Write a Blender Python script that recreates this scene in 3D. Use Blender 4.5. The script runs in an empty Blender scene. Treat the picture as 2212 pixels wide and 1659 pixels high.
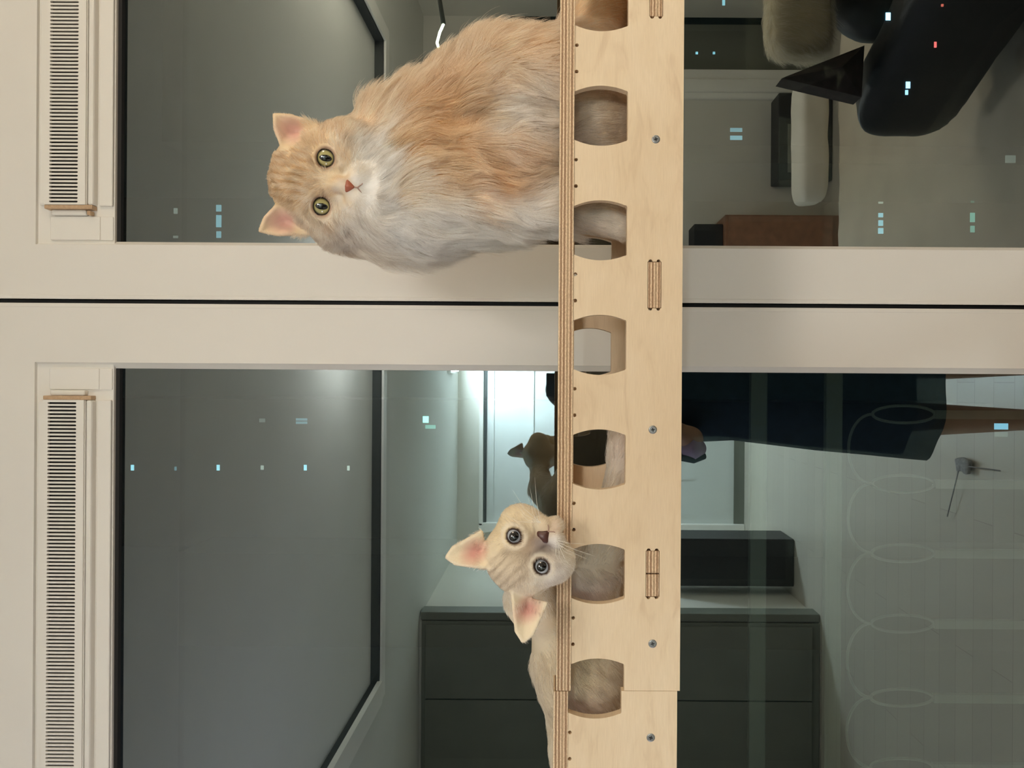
import bpy, bmesh, math, random
import numpy as np
from mathutils import Vector, Matrix
random.seed(7); RNG = np.random.default_rng(11)
S = bpy.context.scene
COL = S.collection
# ------------------------------------------------------------------ camera
F = 1600.0; ZC = 1.85; TH = 0.0065          # focal length in px, camera height, small roll of the hand
DG = 1.20                                    # distance to the glass
cd = bpy.data.cameras.new('camera'); cam = bpy.data.objects.new('camera', cd); COL.objects.link(cam)
cd.sensor_fit = 'HORIZONTAL'; cd.sensor_width = 36.0; cd.lens = 36.0 * F / 2212
cd.shift_x = (1106 - 1192) / 2212.0; cd.shift_y = (820 - 829.5) / 2212.0
cd.clip_start = 0.01; cd.clip_end = 500
c_, s_ = math.cos(TH), math.sin(TH)
cam.matrix_world = Matrix(((s_, c_, 0, 0), (0, 0, -1, 0), (-c_, s_, 0, ZC), (0, 0, 0, 1)))
S.camera = cam
# ------------------------------------------------------------------ colour management, world
S.view_settings.view_transform = 'Standard'; S.view_settings.look = 'None'
S.view_settings.gamma = 1.0; S.view_settings.use_curve_mapping = False
S.view_settings.exposure = -0.19
S.cycles.use_denoising = True
S.cycles.max_bounces = 14; S.cycles.diffuse_bounces = 9; S.cycles.transmission_bounces = 12; S.cycles.transparent_max_bounces = 12
S.cycles.caustics_reflective = False; S.cycles.caustics_refractive = False
W = bpy.data.worlds.new('night'); S.world = W; W.use_nodes = True
W.node_tree.nodes['Background'].inputs[0].default_value = (0.05, 0.11, 0.12, 1)
W.node_tree.nodes['Background'].inputs[1].default_value = 0.03
# ------------------------------------------------------------------ lamps of the place and unseen side lights
def area(name, loc, target, w, h, power, color, spread=180):
    ld = bpy.data.lights.new(name, 'AREA'); ld.shape = 'RECTANGLE'; ld.size = w; ld.size_y = h
    ld.energy = power; ld.color = color; ld.spread = math.radians(spread)
    o = bpy.data.objects.new(name, ld); COL.objects.link(o)
    o.location = loc; d = Vector(target) - Vector(loc)
    o.rotation_euler = d.to_track_quat('-Z', 'Y').to_euler(); return o
def point(name, loc, radius, power, color):
    ld = bpy.data.lights.new(name, 'POINT'); ld.shadow_soft_size = radius; ld.energy = power; ld.color = color
    o = bpy.data.objects.new(name, ld); COL.objects.link(o); o.location = loc; return o
point('ceiling_lamp_light', (0.30, -0.85, 2.62), 0.14, 32, (1.0, 0.93, 0.85))
point('warm_side_light', (2.05, -0.55, 2.40), 0.22, 44, (1.0, 0.82, 0.62))  # unseen warm light from the right, kept out of the glass reflections
point('cool_fill_light', (-1.52, 0.20, 1.75), 0.16, 14, (0.80, 0.77, 1.0))  # added cool fill from the left, unseen, set near the cats
area('hall_lamp_light', (0.22, -4.15, 2.69), (0.22, -4.3, 0), 0.3, 0.4, 110, (0.84, 0.97, 1.0))

# ------------------------------------------------------------------ helpers
def P(u, v, d):
    """point of the photograph (2212x1659) at distance d from the camera"""
    a, b = u - 1192.0, v - 820.0
    du = a * c_ + b * s_; dv = -a * s_ + b * c_
    return Vector((-dv * d / F, d, ZC - du * d / F))
def tag(o, label=None, cat=None, group=None, kind=None):
    if label: o['label'] = label
    if cat: o['category'] = cat
    if group: o['group'] = group
    if kind: o['kind'] = kind
    return o
def empty(name, loc=(0, 0, 0), rz=0, **k):
    o = bpy.data.objects.new(name, None); COL.objects.link(o); o.location = loc; o.rotation_euler = (0, 0, rz)
    o.empty_display_size = 0.05
    return tag(o, **k)
def link(name, me, mat, parent=None, smooth=False, **k):
    o = bpy.data.objects.new(name, me); COL.objects.link(o)
    if mat is not None and not me.materials: me.materials.append(mat)
    if parent is not None:
        o.parent = parent
        o.matrix_parent_inverse = world_of(parent).inverted()
    if smooth:
        for p in me.polygons: p.use_smooth = True
    return tag(o, **k)
def world_of(o):
    m = Matrix.LocRotScale(o.location, o.rotation_euler, o.scale)
    if o.parent: m = world_of(o.parent) @ o.matrix_parent_inverse @ m
    return m
class MB:
    """a bmesh that collects shapes given in world coordinates"""
    def __init__(s): s.bm = bmesh.new()
    def box(s, x0, x1, y0, y1, z0, z1, bev=0, M=None):
        vs = [s.bm.verts.new(p) for p in ((x0,y0,z0),(x1,y0,z0),(x1,y1,z0),(x0,y1,z0),(x0,y0,z1),(x1,y0,z1),(x1,y1,z1),(x0,y1,z1))]
        fs = [s.bm.faces.new([vs[i] for i in f]) for f in ((0,3,2,1),(4,5,6,7),(0,1,5,4),(1,2,6,5),(2,3,7,6),(3,0,4,7))]
        if bev:
            es = list({e for f in fs for e in f.edges})
            r = bmesh.ops.bevel(s.bm, geom=es, offset=bev, segments=2, affect='EDGES', profile=.5)
            vs = [v for v in r['verts']]
        if M is not None:
            bmesh.ops.transform(s.bm, matrix=M, verts=list({v for v in vs if v.is_valid}))
        return s
    def tube(s, pts, r, n=12, cap=True):
        pts = [Vector(p) for p in pts]; rs = r if isinstance(r, (list, tuple)) else [r] * len(pts)
        rings = []; up = None
        for i, p in enumerate(pts):
            t = (pts[min(i + 1, len(pts) - 1)] - pts[max(i - 1, 0)]).normalized()
            if up is None: up = t.orthogonal().normalized()
            up = (up - t * up.dot(t)); up = up.normalized() if up.length > 1e-6 else t.orthogonal().normalized()
            w = t.cross(up)
            rings.append([s.bm.verts.new(p + (up * math.cos(a) + w * math.sin(a)) * rs[i]) for a in [2 * math.pi * k / n for k in range(n)]])
        for a, b in zip(rings, rings[1:]):
            for k in range(n): s.bm.faces.new((a[k], a[(k + 1) % n], b[(k + 1) % n], b[k]))
        if cap: s.bm.faces.new(rings[0][::-1]); s.bm.faces.new(rings[-1])
        return s
    def lathe(s, prof, M, n=32):
        rings = []
        for r, z in prof:
            if r < 1e-7: rings.append([s.bm.verts.new(M @ Vector((0, 0, z)))])
            else: rings.append([s.bm.verts.new(M @ Vector((r * math.cos(2*math.pi*k/n), r * math.sin(2*math.pi*k/n), z))) for k in range(n)])
        for a, b in zip(rings, rings[1:]):
            for k in range(n):
                q = [a[k % len(a)], a[(k + 1) % len(a)], b[(k + 1) % len(b)], b[k % len(b)]]
                q = list(dict.fromkeys(q))
                if len(q) >= 3: s.bm.faces.new(q)
        return s
    def build(s, name, mat, parent=None, smooth=False, **k):
        bmesh.ops.recalc_face_normals(s.bm, faces=s.bm.faces)
        me = bpy.data.meshes.new(name); s.bm.to_mesh(me); s.bm.free()
        return link(name, me, mat, parent, smooth, **k)
def sheet(outline, holes, y0, y1, bev=0.0):
    """flat board cut to an outline in the XZ plane, y0 front face, y1 back face"""
    from mathutils.geometry import tessellate_polygon
    loops = [list(outline)] + [list(h) for h in holes]
    tris = tessellate_polygon([[Vector((p[0], p[1], 0)) for p in l] for l in loops])
    pts = [p for l in loops for p in l]
    bm = bmesh.new()
    A = [bm.verts.new((p[0], y0, p[1])) for p in pts]; B = [bm.verts.new((p[0], y1, p[1])) for p in pts]
    for t in tris:
        if len(set(t)) < 3: continue
        try: bm.faces.new([A[i] for i in t]); bm.faces.new([B[i] for i in t[::-1]])
        except ValueError: pass
    i = 0
    for l in loops:
        n = len(l)
        for k in range(n):
            p, q = i + k, i + (k + 1) % n
            bm.faces.new((A[p], A[q], B[q], B[p]))
        i += n
    bmesh.ops.recalc_face_normals(bm, faces=bm.faces)
    me = bpy.data.meshes.new('board'); bm.to_mesh(me); bm.free()
    return me
# ------------------------------------------------------------------ materials
class MT:
    def __init__(s, name):
        s.m = bpy.data.materials.new(name); s.m.use_nodes = True; s.t = s.m.node_tree; s.n = s.t.nodes
        s.b = s.n['Principled BSDF']; s.out = s.n['Material Output']
    def add(s, typ, **k):
        n = s.n.new(typ)
        for a, v in k.items(): setattr(n, a, v)
        return n
    def l(s, a, b): s.t.links.new(a, b)
    def coord(s, scale=(1, 1, 1), kind='Object'):
        tc = s.add('ShaderNodeTexCoord'); mp = s.add('ShaderNodeMapping'); mp.inputs['Scale'].default_value = scale
        s.l(tc.outputs[kind], mp.inputs[0]); return mp.outputs[0]
    def noise(s, scale, vec=None, detail=3, dist=0):
        n = s.add('ShaderNodeTexNoise'); n.inputs['Scale'].default_value = scale; n.inputs['Detail'].default_value = detail
        n.inputs['Distortion'].default_value = dist
        if vec is not None: s.l(vec, n.inputs['Vector'])
        return n.outputs['Fac']
    def ramp(s, fac, stops, interp='LINEAR'):
        r = s.add('ShaderNodeValToRGB'); r.color_ramp.interpolation = interp
        while len(r.color_ramp.elements) < len(stops): r.color_ramp.elements.new(0.5)
        for e, (p, c) in zip(r.color_ramp.elements, stops): e.position = p; e.color = (*c, 1)
        s.l(fac, r.inputs[0]); return r.outputs[0]
    def bump(s, h, strength, dist=0.001):
        b = s.add('ShaderNodeBump'); b.inputs['Strength'].default_value = strength; b.inputs['Distance'].default_value = dist
        s.l(h, b.inputs['Height']); s.l(b.outputs[0], s.b.inputs['Normal'])
def mat(name, col, rough=0.5, var=0.06, scale=12, bump=0, metal=0, spec=0.5, emit=None, es=0, coat=0):
    m = MT(name); v = m.coord()
    f = m.noise(scale, v)
    m.l(m.ramp(f, [(0.25, tuple(max(0, c * (1 - var)) for c in col)), (0.75, tuple(min(1, c * (1 + var)) for c in col))]), m.b.inputs['Base Color'])
    m.b.inputs['Roughness'].default_value = rough; m.b.inputs['Metallic'].default_value = metal
    m.b.inputs['Specular IOR Level'].default_value = spec; m.b.inputs['Coat Weight'].default_value = coat
    if bump: m.bump(m.noise(scale * 12, v, 4), bump)
    if emit: m.b.inputs['Emission Color'].default_value = (*emit, 1); m.b.inputs['Emission Strength'].default_value = es
    return m.m
def lamp_mat(name, col, strength):
    m = MT(name); m.n.remove(m.b); e = m.add('ShaderNodeEmission'); e.inputs[0].default_value = (*col, 1); e.inputs[1].default_value = strength
    m.l(e.outputs[0], m.out.inputs[0]); return m.m
# birch face veneer: pale, faint darker waves running across the board
def birch():
    m = MT('birch_veneer')
    v = m.coord((9, 3, 30)); w = m.noise(1.6, v, 4, 1.2)
    v2 = m.coord((60, 20, 900)); g = m.noise(1.0, v2, 3)
    v3 = m.coord((4, 4, 7)); big = m.noise(1.5, v3, 2, .6)
    a = m.ramp(w, [(0.30, (0.69, 0.53, 0.36)), (0.45, (0.765, 0.61, 0.425)), (0.75, (0.79, 0.64, 0.46))])
    b = m.ramp(g, [(0.3, (0.93, 0.92, 0.91)), (0.7, (1, 1, 1))])
    c = m.ramp(big, [(0.35, (0.94, 0.92, 0.89)), (0.65, (1, 1, 1))])
    mx = m.add('ShaderNodeMix', data_type='RGBA', blend_type='MULTIPLY'); mx.inputs[0].default_value = 1
    m.l(a, mx.inputs[6]); m.l(b, mx.inputs[7])
    m2 = m.add('ShaderNodeMix', data_type='RGBA', blend_type='MULTIPLY'); m2.inputs[0].default_value = 1
    m.l(mx.outputs[2], m2.inputs[6]); m.l(c, m2.inputs[7])
    m.l(m2.outputs[2], m.b.inputs['Base Color']); m.b.inputs['Roughness'].default_value = 0.55
    m.bump(g, 0.08, 0.0004)
    return m.m
# cut edge of the plywood: layers along the thickness (object z from zt downwards)
def ply_edge(name, zt, th):
    m = MT(name); tc = m.add('ShaderNodeTexCoord'); sp = m.add('ShaderNodeSeparateXYZ'); m.l(tc.outputs['Object'], sp.inputs[0])
    wob = m.noise(1.0, m.coord((160, 160, 30)), 3)
    wm = m.add('ShaderNodeMath', operation='MULTIPLY_ADD'); m.l(wob, wm.inputs[0]); wm.inputs[1].default_value = 0.0007; m.l(sp.outputs[2], wm.inputs[2])
    mr = m.add('ShaderNodeMapRange'); m.l(wm.outputs[0], mr.inputs[0]); mr.inputs[1].default_value = zt + .00035; mr.inputs[2].default_value = zt - th + .00035
    lt, br, br2 = (0.80, 0.62, 0.42), (0.34, 0.205, 0.115), (0.44, 0.30, 0.18)
    st = [(0, lt), (.075, br), (.22, lt), (.30, br), (.455, lt), (.52, br2), (.68, lt), (.75, br), (.91, lt)]
    a = m.ramp(mr.outputs[0], st, 'CONSTANT')
    g = m.ramp(m.noise(1.0, m.coord((500, 500, 1600)), 3), [(0.3, (0.72, 0.70, 0.68)), (0.68, (1.15, 1.15, 1.15))])
    mx = m.add('ShaderNodeMix', data_type='RGBA', blend_type='MULTIPLY'); mx.inputs[0].default_value = 1
    m.l(a, mx.inputs[6]); m.l(g, mx.inputs[7]); m.l(mx.outputs[2], m.b.inputs['Base Color']); m.b.inputs['Roughness'].default_value = 0.7
    return m.m
def glass_mat(name, refl):
    m = MT(name); m.n.remove(m.b)
    t = m.add('ShaderNodeBsdfTransparent'); t.inputs[0].default_value = (0.80, 0.86, 0.83, 1)
    g = m.add('ShaderNodeBsdfGlossy'); g.inputs['Color'].default_value = (0.81, 0.93, 0.985, 1); g.inputs['Roughness'].default_value = 0.0
    mx = m.add('ShaderNodeMixShader'); mx.inputs[0].default_value = refl
    m.l(t.outputs[0], mx.inputs[1]); m.l(g.outputs[0], mx.inputs[2]); m.l(mx.outputs[0], m.out.inputs[0])
    return m.m
def clear_mat():
    m = MT('glass_edge'); m.n.remove(m.b); t = m.add('ShaderNodeBsdfTransparent'); t.inputs[0].default_value = (0.97, 0.99, 0.98, 1)
    m.l(t.outputs[0], m.out.inputs[0]); return m.m
def floor_mat():
    m = MT('floor_planks'); v = m.coord((1, 1, 1)); br = m.add('ShaderNodeTexBrick'); m.l(v, br.inputs['Vector'])
    br.inputs['Color1'].default_value = (.50, .46, .39, 1); br.inputs['Color2'].default_value = (.54, .50, .42, 1); br.inputs['Mortar'].default_value = (.40, .36, .30, 1)
    br.inputs['Scale'].default_value = 1; br.inputs['Mortar Size'].default_value = .002; br.inputs['Brick Width'].default_value = 1.2; br.inputs['Row Height'].default_value = .14
    m.l(br.outputs[0], m.b.inputs['Base Color']); m.b.inputs['Roughness'].default_value = .35; return m.m
M = dict(
    upvc=mat('white_upvc', (0.755, 0.73, 0.69), 0.60, 0.015, 6, 0.03),
    vent=mat('white_vent_plastic', (0.79, 0.765, 0.72), 0.55, 0.015, 10, 0.02),
    copper=mat('tan_end_cap', (0.50, 0.34, 0.21), 0.5, 0.12, 300),
    gasket=mat('black_gasket', (0.006, 0.005, 0.005), 0.7, 0.1, 50),
    birch=birch(), steel=mat('dark_screw_steel', (0.30, 0.30, 0.30), 0.38, 0.25, 900, metal=0.9),
    hole=mat('screw_recess', (0.015, 0.015, 0.017), 0.6),
    knot=mat('wood_knot', (0.42, 0.24, 0.12), 0.6, 0.3, 700),
    wall=mat('wall_paint', (0.70, 0.68, 0.62), 0.85, 0.02, 5, 0.05),
    ceil=mat('ceiling_paint', (0.72, 0.72, 0.69), 0.9, 0.02, 4, 0.05),
    gap=mat('painted_gap_shade', (0.05, 0.055, 0.055), 0.8), trimw=mat('white_trim', (0.88, 0.87, 0.83), 0.45, 0.02, 8),  # gap: shade painted as a dark colour
    floor=floor_mat(), wardrobe=mat('dark_grey_laminate', (0.17, 0.18, 0.15), 0.5, 0.08, 4),
    door=mat('white_door_paint', (0.74, 0.77, 0.76), 0.5, 0.02, 6), dark=mat('black_fabric', (0.02, 0.022, 0.024), 0.8, 0.2, 60, 0.2),
    leather=mat('black_leather', (0.025, 0.027, 0.028), 0.45, 0.2, 60, 0.3), sheet=mat('beige_bedding', (0.56, 0.50, 0.40), 0.9, 0.08, 6, 0.3),
    sheetw=mat('white_bolster', (0.78, 0.74, 0.66), 0.9, 0.05, 9, 0.3), brown=mat('red_brown_wood', (0.30, 0.15, 0.09), 0.5, 0.2, 20),
    navy=mat('navy_dress_cloth', (0.012, 0.030, 0.050), 0.9, 0.3, 30, 0.3), skin=mat('skin', (0.50, 0.30, 0.20), 0.5, 0.08, 40),
    hairm=mat('dark_hair', (0.012, 0.010, 0.009), 0.45, 0.3, 200, 0.3), phone=mat('dark_phone', (0.02, 0.02, 0.03), 0.25),
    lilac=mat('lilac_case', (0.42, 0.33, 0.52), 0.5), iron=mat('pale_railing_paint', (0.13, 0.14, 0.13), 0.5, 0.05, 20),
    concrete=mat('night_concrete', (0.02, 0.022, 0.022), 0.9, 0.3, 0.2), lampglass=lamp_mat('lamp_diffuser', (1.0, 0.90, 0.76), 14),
    warmtube=lamp_mat('warm_tube', (0.95, 1.0, 0.62), 22), halltube=lamp_mat('hall_lamp_diffuser', (0.86, 0.97, 1.0), 20),
    toygrey=mat('grey_feather', (.30, .30, .31), .9, .3, 80), throwdark=mat('dark_brown_cloth', (.05, .038, .034), .9, .4, 40, .3),
    glass1=glass_mat('window_glass', 0.30), glass2=glass_mat('outer_window_glass', 0.05), clear=clear_mat(),
)
# ================================================================== the setting
CL, CU = ZC + 0.90, ZC + 0.948     # lower and upper ceiling
YW = 2 * DG - 5.10                 # far wall behind the camera (seen in the glass)
YH = 2 * DG - 7.08                 # hall end
YT = 2 * DG - 3.92                 # far edge of the raised ceiling
XL, XR = -2.7, 2.5
def struct(mb, name, m, **k): return mb.build(name, m, kind='structure', **k)
struct(MB().box(XL, XR, YH - .6, 1.55, -0.12, 0), 'floor', M['floor'])
cb = MB()
cb.box(XL, -1.62, YW, 1.16, CL, CL + .1).box(1.79, XR, YW, 1.16, CL, CL + .1).box(-1.62, 1.79, YW, YT, CL, CL + .1)
cb.box(-1.62, 1.79, YT, 1.16, CU, CU + .1).box(-1.70, .45, YH - .6, YW, CL, CL + .1)
cb.box(-1.62, 1.79, .33 - .004, 1.16, CU - .004, CU)                 # slightly lower strip by the window
struct(cb, 'ceiling', M['ceil'])
gb = MB()                                                             # dark strips painting cove shade, and pale moulding round the raised ceiling
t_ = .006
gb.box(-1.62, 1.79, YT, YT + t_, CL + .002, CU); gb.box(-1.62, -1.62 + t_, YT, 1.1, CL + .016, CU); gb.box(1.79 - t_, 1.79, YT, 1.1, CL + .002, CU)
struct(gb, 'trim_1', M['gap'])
tb = MB()
tb.box(-1.70, 1.87, YT - .07, YT, CL - .012, CL + .003); tb.box(-1.72, -1.60, YT, 1.1, CL - .014, CL + .012); tb.box(1.79, 1.87, YT, 1.1, CL - .012, CL + .003)
struct(tb, 'trim_2', M['trimw'])
struct(MB().box(-1.62, 1.79, .74, .80, CU - .022, CU - .004), 'trim_3', M['ceil'])   # curtain rail lip
struct(MB().box(XL - .1, XL, YW, 1.16, 0, CU), 'wall_left', M['wall'])
struct(MB().box(XR, XR + .1, YW, 1.16, 0, CU), 'wall_right', M['wall'])
fw = MB()                                                             # far wall: hall opening X -1.64..0.45, dark doorway X 2.135..2.5
fw.box(XL, -1.64, YW - .1, YW, 0, CL).box(.45, 1.93, YW - .1, YW, 0, CL).box(1.93, XR, YW - .1, YW, 2.15, CL)
struct(fw, 'wall_back', M['wall'])
struct(MB().box(1.93, 2.135, YW - .12, YW + .03, 0, 2.15, .012).box(1.97, 2.06, YW + .02, YW + .05, 0, 2.1, .008), 'trim_4', M['trimw'])
struct(MB().box(2.135, XR, YW - .14, YW - .10, 0, 2.15), 'dark_doorway_sheet', M['wardrobe'])  # dark sheet in place of the unlit room beyond the doorway
struct(MB().box(-1.74, -1.64, YH - .6, YW - .1, 0, CL), 'wall_hall_left', M['wall'])
struct(MB().box(.45, .55, YH - .6, YW - .1, 0, CL), 'wall_hall_right', M['wall'])
struct(MB().box(-1.64, .45, YH - .12, YH - .02, 2.50, CL).box(-1.64, -1.40, YH - .12, YH - .02, 0, 2.50), 'wall_hall_end', M['wall'])
dn = empty('door_1', (-.5, YH, 0), kind='structure')
db = MB().box(-1.37, .45, YH - .06, YH - .02, .06, 2.50)
for z in (1.30, 2.02, 2.40): db.box(-1.30, .40, YH - .022, YH - .012, z, z + .02)
for x in (-1.30, -.95): db.box(x, x + .02, YH - .022, YH - .012, .5, 1.25)
db.build('door_leaf', M['door'], dn)
MB().box(-1.46, -1.37, YH - .06, YH + .02, 0, 2.54, .008).box(-1.40, .45, YH - .06, YH + .02, 2.50, 2.54, .008).build('door_frame', M['trimw'], dn)
MB().box(-1.37, .45, YH - .03, YH - .008, 2.47, 2.505).build('door_top_shade', M['gap'], dn, label='dark strip painting the shade above the leaf')  # frame shadow painted as a dark strip over the leaf
MB().box(-1.37, .45, YH - .08, YH - .01, 0.0, .10).build('door_sill', M['wardrobe'], dn, label='dark door sill')
struct(MB().box(-1.655, -1.60, YW - .12, YW + .02, 0, CL - .01, .006), 'trim_5', M['wardrobe'])
# ceiling lamp and lamps
lp = empty('ceiling_light', (.30, -.85, CU), label='round flush ceiling light with a white rim on the raised ceiling', cat='lamp')
Mz = Matrix.Translation((.30, -.85, CU))
MB().lathe([(0, -.004), (.172, -.004), (.175, -.03), (.165, -.04), (.16, -.03), (0, -.03)], Mz).build('lamp_rim', M['trimw'], lp, True)
MB().lathe([(0, -.031), (.158, -.031), (.15, -.055), (0, -.065)], Mz).build('lamp_diffuser', M['lampglass'], lp, True)
hl = empty('hall_light', (.22, -4.15, CL), label='square white hall light on the ceiling before the far door', cat='lamp')
MB().box(.05, .39, -4.33, -3.97, CL - .03, CL).build('lamp_body', M['trimw'], hl)
MB().box(.07, .37, -4.31, -3.99, CL - .045, CL - .03).build('lamp_diffuser', M['halltube'], hl)
# ================================================================== windows
K = 1.18 / F                                     # metres per photo pixel on the frame face
def fx(dv): return -dv * K
def fz(du): return ZC - du * K
YF = 1.18
ZTOP, ZBOT = fz(-1117), 0.62                     # inner edge of the head rail
GT = fz(-951)                                    # top of the visible glass
def sash(n, x_in, x_gl, x_gap, sgn, slots, cap_v, x_far, label):
    """x_gap: stile edge at the meeting gap, x_in: face edge at the glass, x_gl: bead edge"""
    e = empty(f'window_{n}', ((x_gap + x_far) / 2, YF, ZBOT), kind='structure')
    top, bot = 2.785, 0.50
    xo = x_far + sgn * .09
    # main frame face with a large opening
    lo, hi = min(x_gap, xo), max(x_gap, xo); a, b = min(x_in, x_far), max(x_in, x_far)
    sheet_me = sheet([(lo, bot), (hi, bot), (hi, top), (lo, top)], [[(a, ZBOT), (b, ZBOT), (b, ZTOP), (a, ZTOP)]], YF, YF + .05, .0022)
    link('sash_frame', sheet_me, M['upvc'], e)
    # sloped glazing bead round the opening
    mb = MB(); bm = mb.bm
    def bead(p, q, p2, q2):
        v = [bm.verts.new(x) for x in (p, q, q2, p2)]; bm.faces.new(v)
        w = [bm.verts.new(Vector(x) + Vector((0, .03, 0))) for x in (p, q, q2, p2)]
        bm.faces.new(w[::-1])
        for i in range(4): bm.faces.new((v[i], w[i], w[(i + 1) % 4], v[(i + 1) % 4]))
    x2 = x_gl; xf2 = x_far - sgn * .01; zb2 = ZBOT + .01
    y1, y2 = YF + .003, YF + .012
    bead((x_in, y1, ZBOT), (x_in, y1, ZTOP), (x2, y2, zb2), (x2, y2, ZTOP))
    bead((x_far, y1, ZBOT), (x_far, y1, ZTOP), (xf2, y2, zb2), (xf2, y2, ZTOP))
    bead((x_in, y1, ZBOT), (x_far, y1, ZBOT), (x2, y2, zb2), (xf2, y2, zb2))
    mb.build('glazing_bead', M['upvc'], e)
    # thin step on the meeting stile
    MB().box(min(x_gap, x_gap + sgn * .007), max(x_gap, x_gap + sgn * .007), YF - .0005, YF + .04, bot, top, .0012).build('stile_edge', M['upvc'], e)
    # panel that carries the ventilator, between the head rail and the glass
    l2, h2 = min(x2, xf2), max(x2, xf2)
    MB().box(min(x_in, xf2), max(x_in, xf2), YF + .006, YF + .03, GT, ZTOP + .004, .0015).build('vent_backplate', M['vent'], e)
    MB().box(min(x2, xf2), max(x2, xf2), YF + .012, DG + .001, GT - .006, GT + .002).build('gasket', M['gasket'], e)
    # ventilator
    vx = fx(cap_v)
    v0, v1 = (min(vx, xf2), max(vx, xf2))
    zl, zr = fz(-1095), fz(-990)
    MB().box(v0, v1, YF - .002, YF + .008, fz(-1091), zl + .012, .004).build('vent_bead', M['vent'], e)
    g = empty('ventilator', ((v0 + v1) / 2, YF, fz(-1040))); g.parent = e; g.matrix_parent_inverse = world_of(e).inverted()
    holes = []
    za, zb_ = fz(-1080.5), fz(-1019); hh = 2.0 * K
    for s in slots:
        x = fx(s)
        if not (v0 + .004 < x < v1 - .004): continue
        n_ = 5; lp_ = []
        for k in range(n_ + 1): a_ = math.pi * k / n_; lp_.append((x + hh * math.cos(a_), za - hh + hh * math.sin(a_)))
        for k in range(n_ + 1): a_ = math.pi + math.pi * k / n_; lp_.append((x + hh * math.cos(a_), zb_ + hh + hh * math.sin(a_)))
        holes.append(lp_)
    gz0, gz1 = fz(-1003), fz(-1091)
    gme = sheet([(v0, gz0), (v1, gz0), (v1, gz1), (v0, gz1)], holes, YF - .009, YF - .006)
    link('vent_grille', gme, M['vent'], g)
    MB().box(v0, v1, YF - .0005, YF + .005, fz(-1016), fz(-1084)).build('vent_cavity', M['gasket'], g, label='black cavity behind the slots')
    MB().box(v0, v1, YF - .0062, YF + .007, fz(-1016), fz(-1002), .001).box(v0, v1, YF - .0062, YF + .007, fz(-1091), fz(-1083), .001).build('vent_rail', M['vent'], g)
    MB().box(v0, v1, YF - .0075, YF + .008, fz(-1000), fz(-988), .003).build('vent_lip', M['vent'], g)
    MB().box(v0, v1, YF + .001, YF + .010, fz(-983), fz(-953), .002).build('vent_flap', M['vent'], g)
    c0, c1 = fx(cap_v), fx(cap_v) - sgn * 9 * K
    MB().box(min(c0, c1), max(c0, c1), YF - .008, YF + .006, fz(-989), fz(-1092), .0012).build('end_cap', M['copper'], g, label='tan end cap')
    c2 = c1 - sgn * 12 * K
    MB().box(min(c1, c2), max(c1, c2), YF - .003, YF + .008, fz(-1006), fz(-1083), .003).build('end_block', M['vent'], g)
    if sgn > 0: MB().box(min(c1, c2), max(c1, c2) - 3 * K, YF - .006, YF + .004, fz(-1002), fz(-994), .001).build('latch', M['copper'], g)
    # filler plates at the end of the ventilator
    p0, p1 = c2, x2
    MB().box(min(p0, p1) + .0006, max(p0, p1) - .0006, YF + .002, YF + .012, fz(-980), fz(-1088), .0015).build('filler_plate', M['vent'], g)
    MB().box(min(p0, p1) + .0006, max(p0, p1) - .0006, YF + .004, YF + .012, fz(-953), fz(-981), .0012).build('filler_plate', M['vent'], g)
    # glass: inner pane and outer pane
    for nm, y, mm in (('glass_pane', DG, M['glass1']), ('outer_glass_pane', DG + .10, M['glass2'])):
        me = bpy.data.meshes.new(nm); bm = bmesh.new()
        vs = [bm.verts.new(p) for p in ((l2-.004,y,ZBOT),(h2+.004,y,ZBOT),(h2+.004,y+.005,ZBOT),(l2-.004,y+.005,ZBOT),(l2-.004,y,ZTOP),(h2+.004,y,ZTOP),(h2+.004,y+.005,ZTOP),(l2-.004,y+.005,ZTOP))]
        for i, f in enumerate(((0,1,5,4),(0,3,2,1),(4,5,6,7),(1,2,6,5),(2,3,7,6),(3,0,4,7))):
            ff = bm.faces.new([vs[j] for j in f]); ff.material_index = 0 if i == 0 else 1
        bm.to_mesh(me); bm.free(); me.materials.append(mm); me.materials.append(M['clear'])
        link(nm, me, None, e)
    return e
def vcan(v, u): return (v - 820) * c_ - (u - 1192) * s_
right_slots = [vcan(438 - 7.92 * k, 138) for k in range(150)]
left_slots = [vcan(870.5 + 7.93 * k, 142) for k in range(150)]
sash(1, .2106, .2172, .1236, +1, right_slots, vcan(444.5, 145), 1.15, '')
sash(2, .0225, .0136, .1169, -1, left_slots, vcan(863.5, 153), -1.15, '')
struct(MB().box(.1100, .1300, YF + .012, YF + .06, .5, 2.785), 'trim_6', M['gasket'])
# window wall around the sashes
wb = MB().box(XL, -1.24, 1.16, 1.36, 0, CU).box(1.24, XR, 1.16, 1.36, 0, CU).box(-1.24, 1.24, 1.16, 1.36, 0, .50).box(-1.24, 1.24, 1.16, 1.36, 2.785, CU)
struct(wb, 'wall_front', M['wall'])
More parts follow.
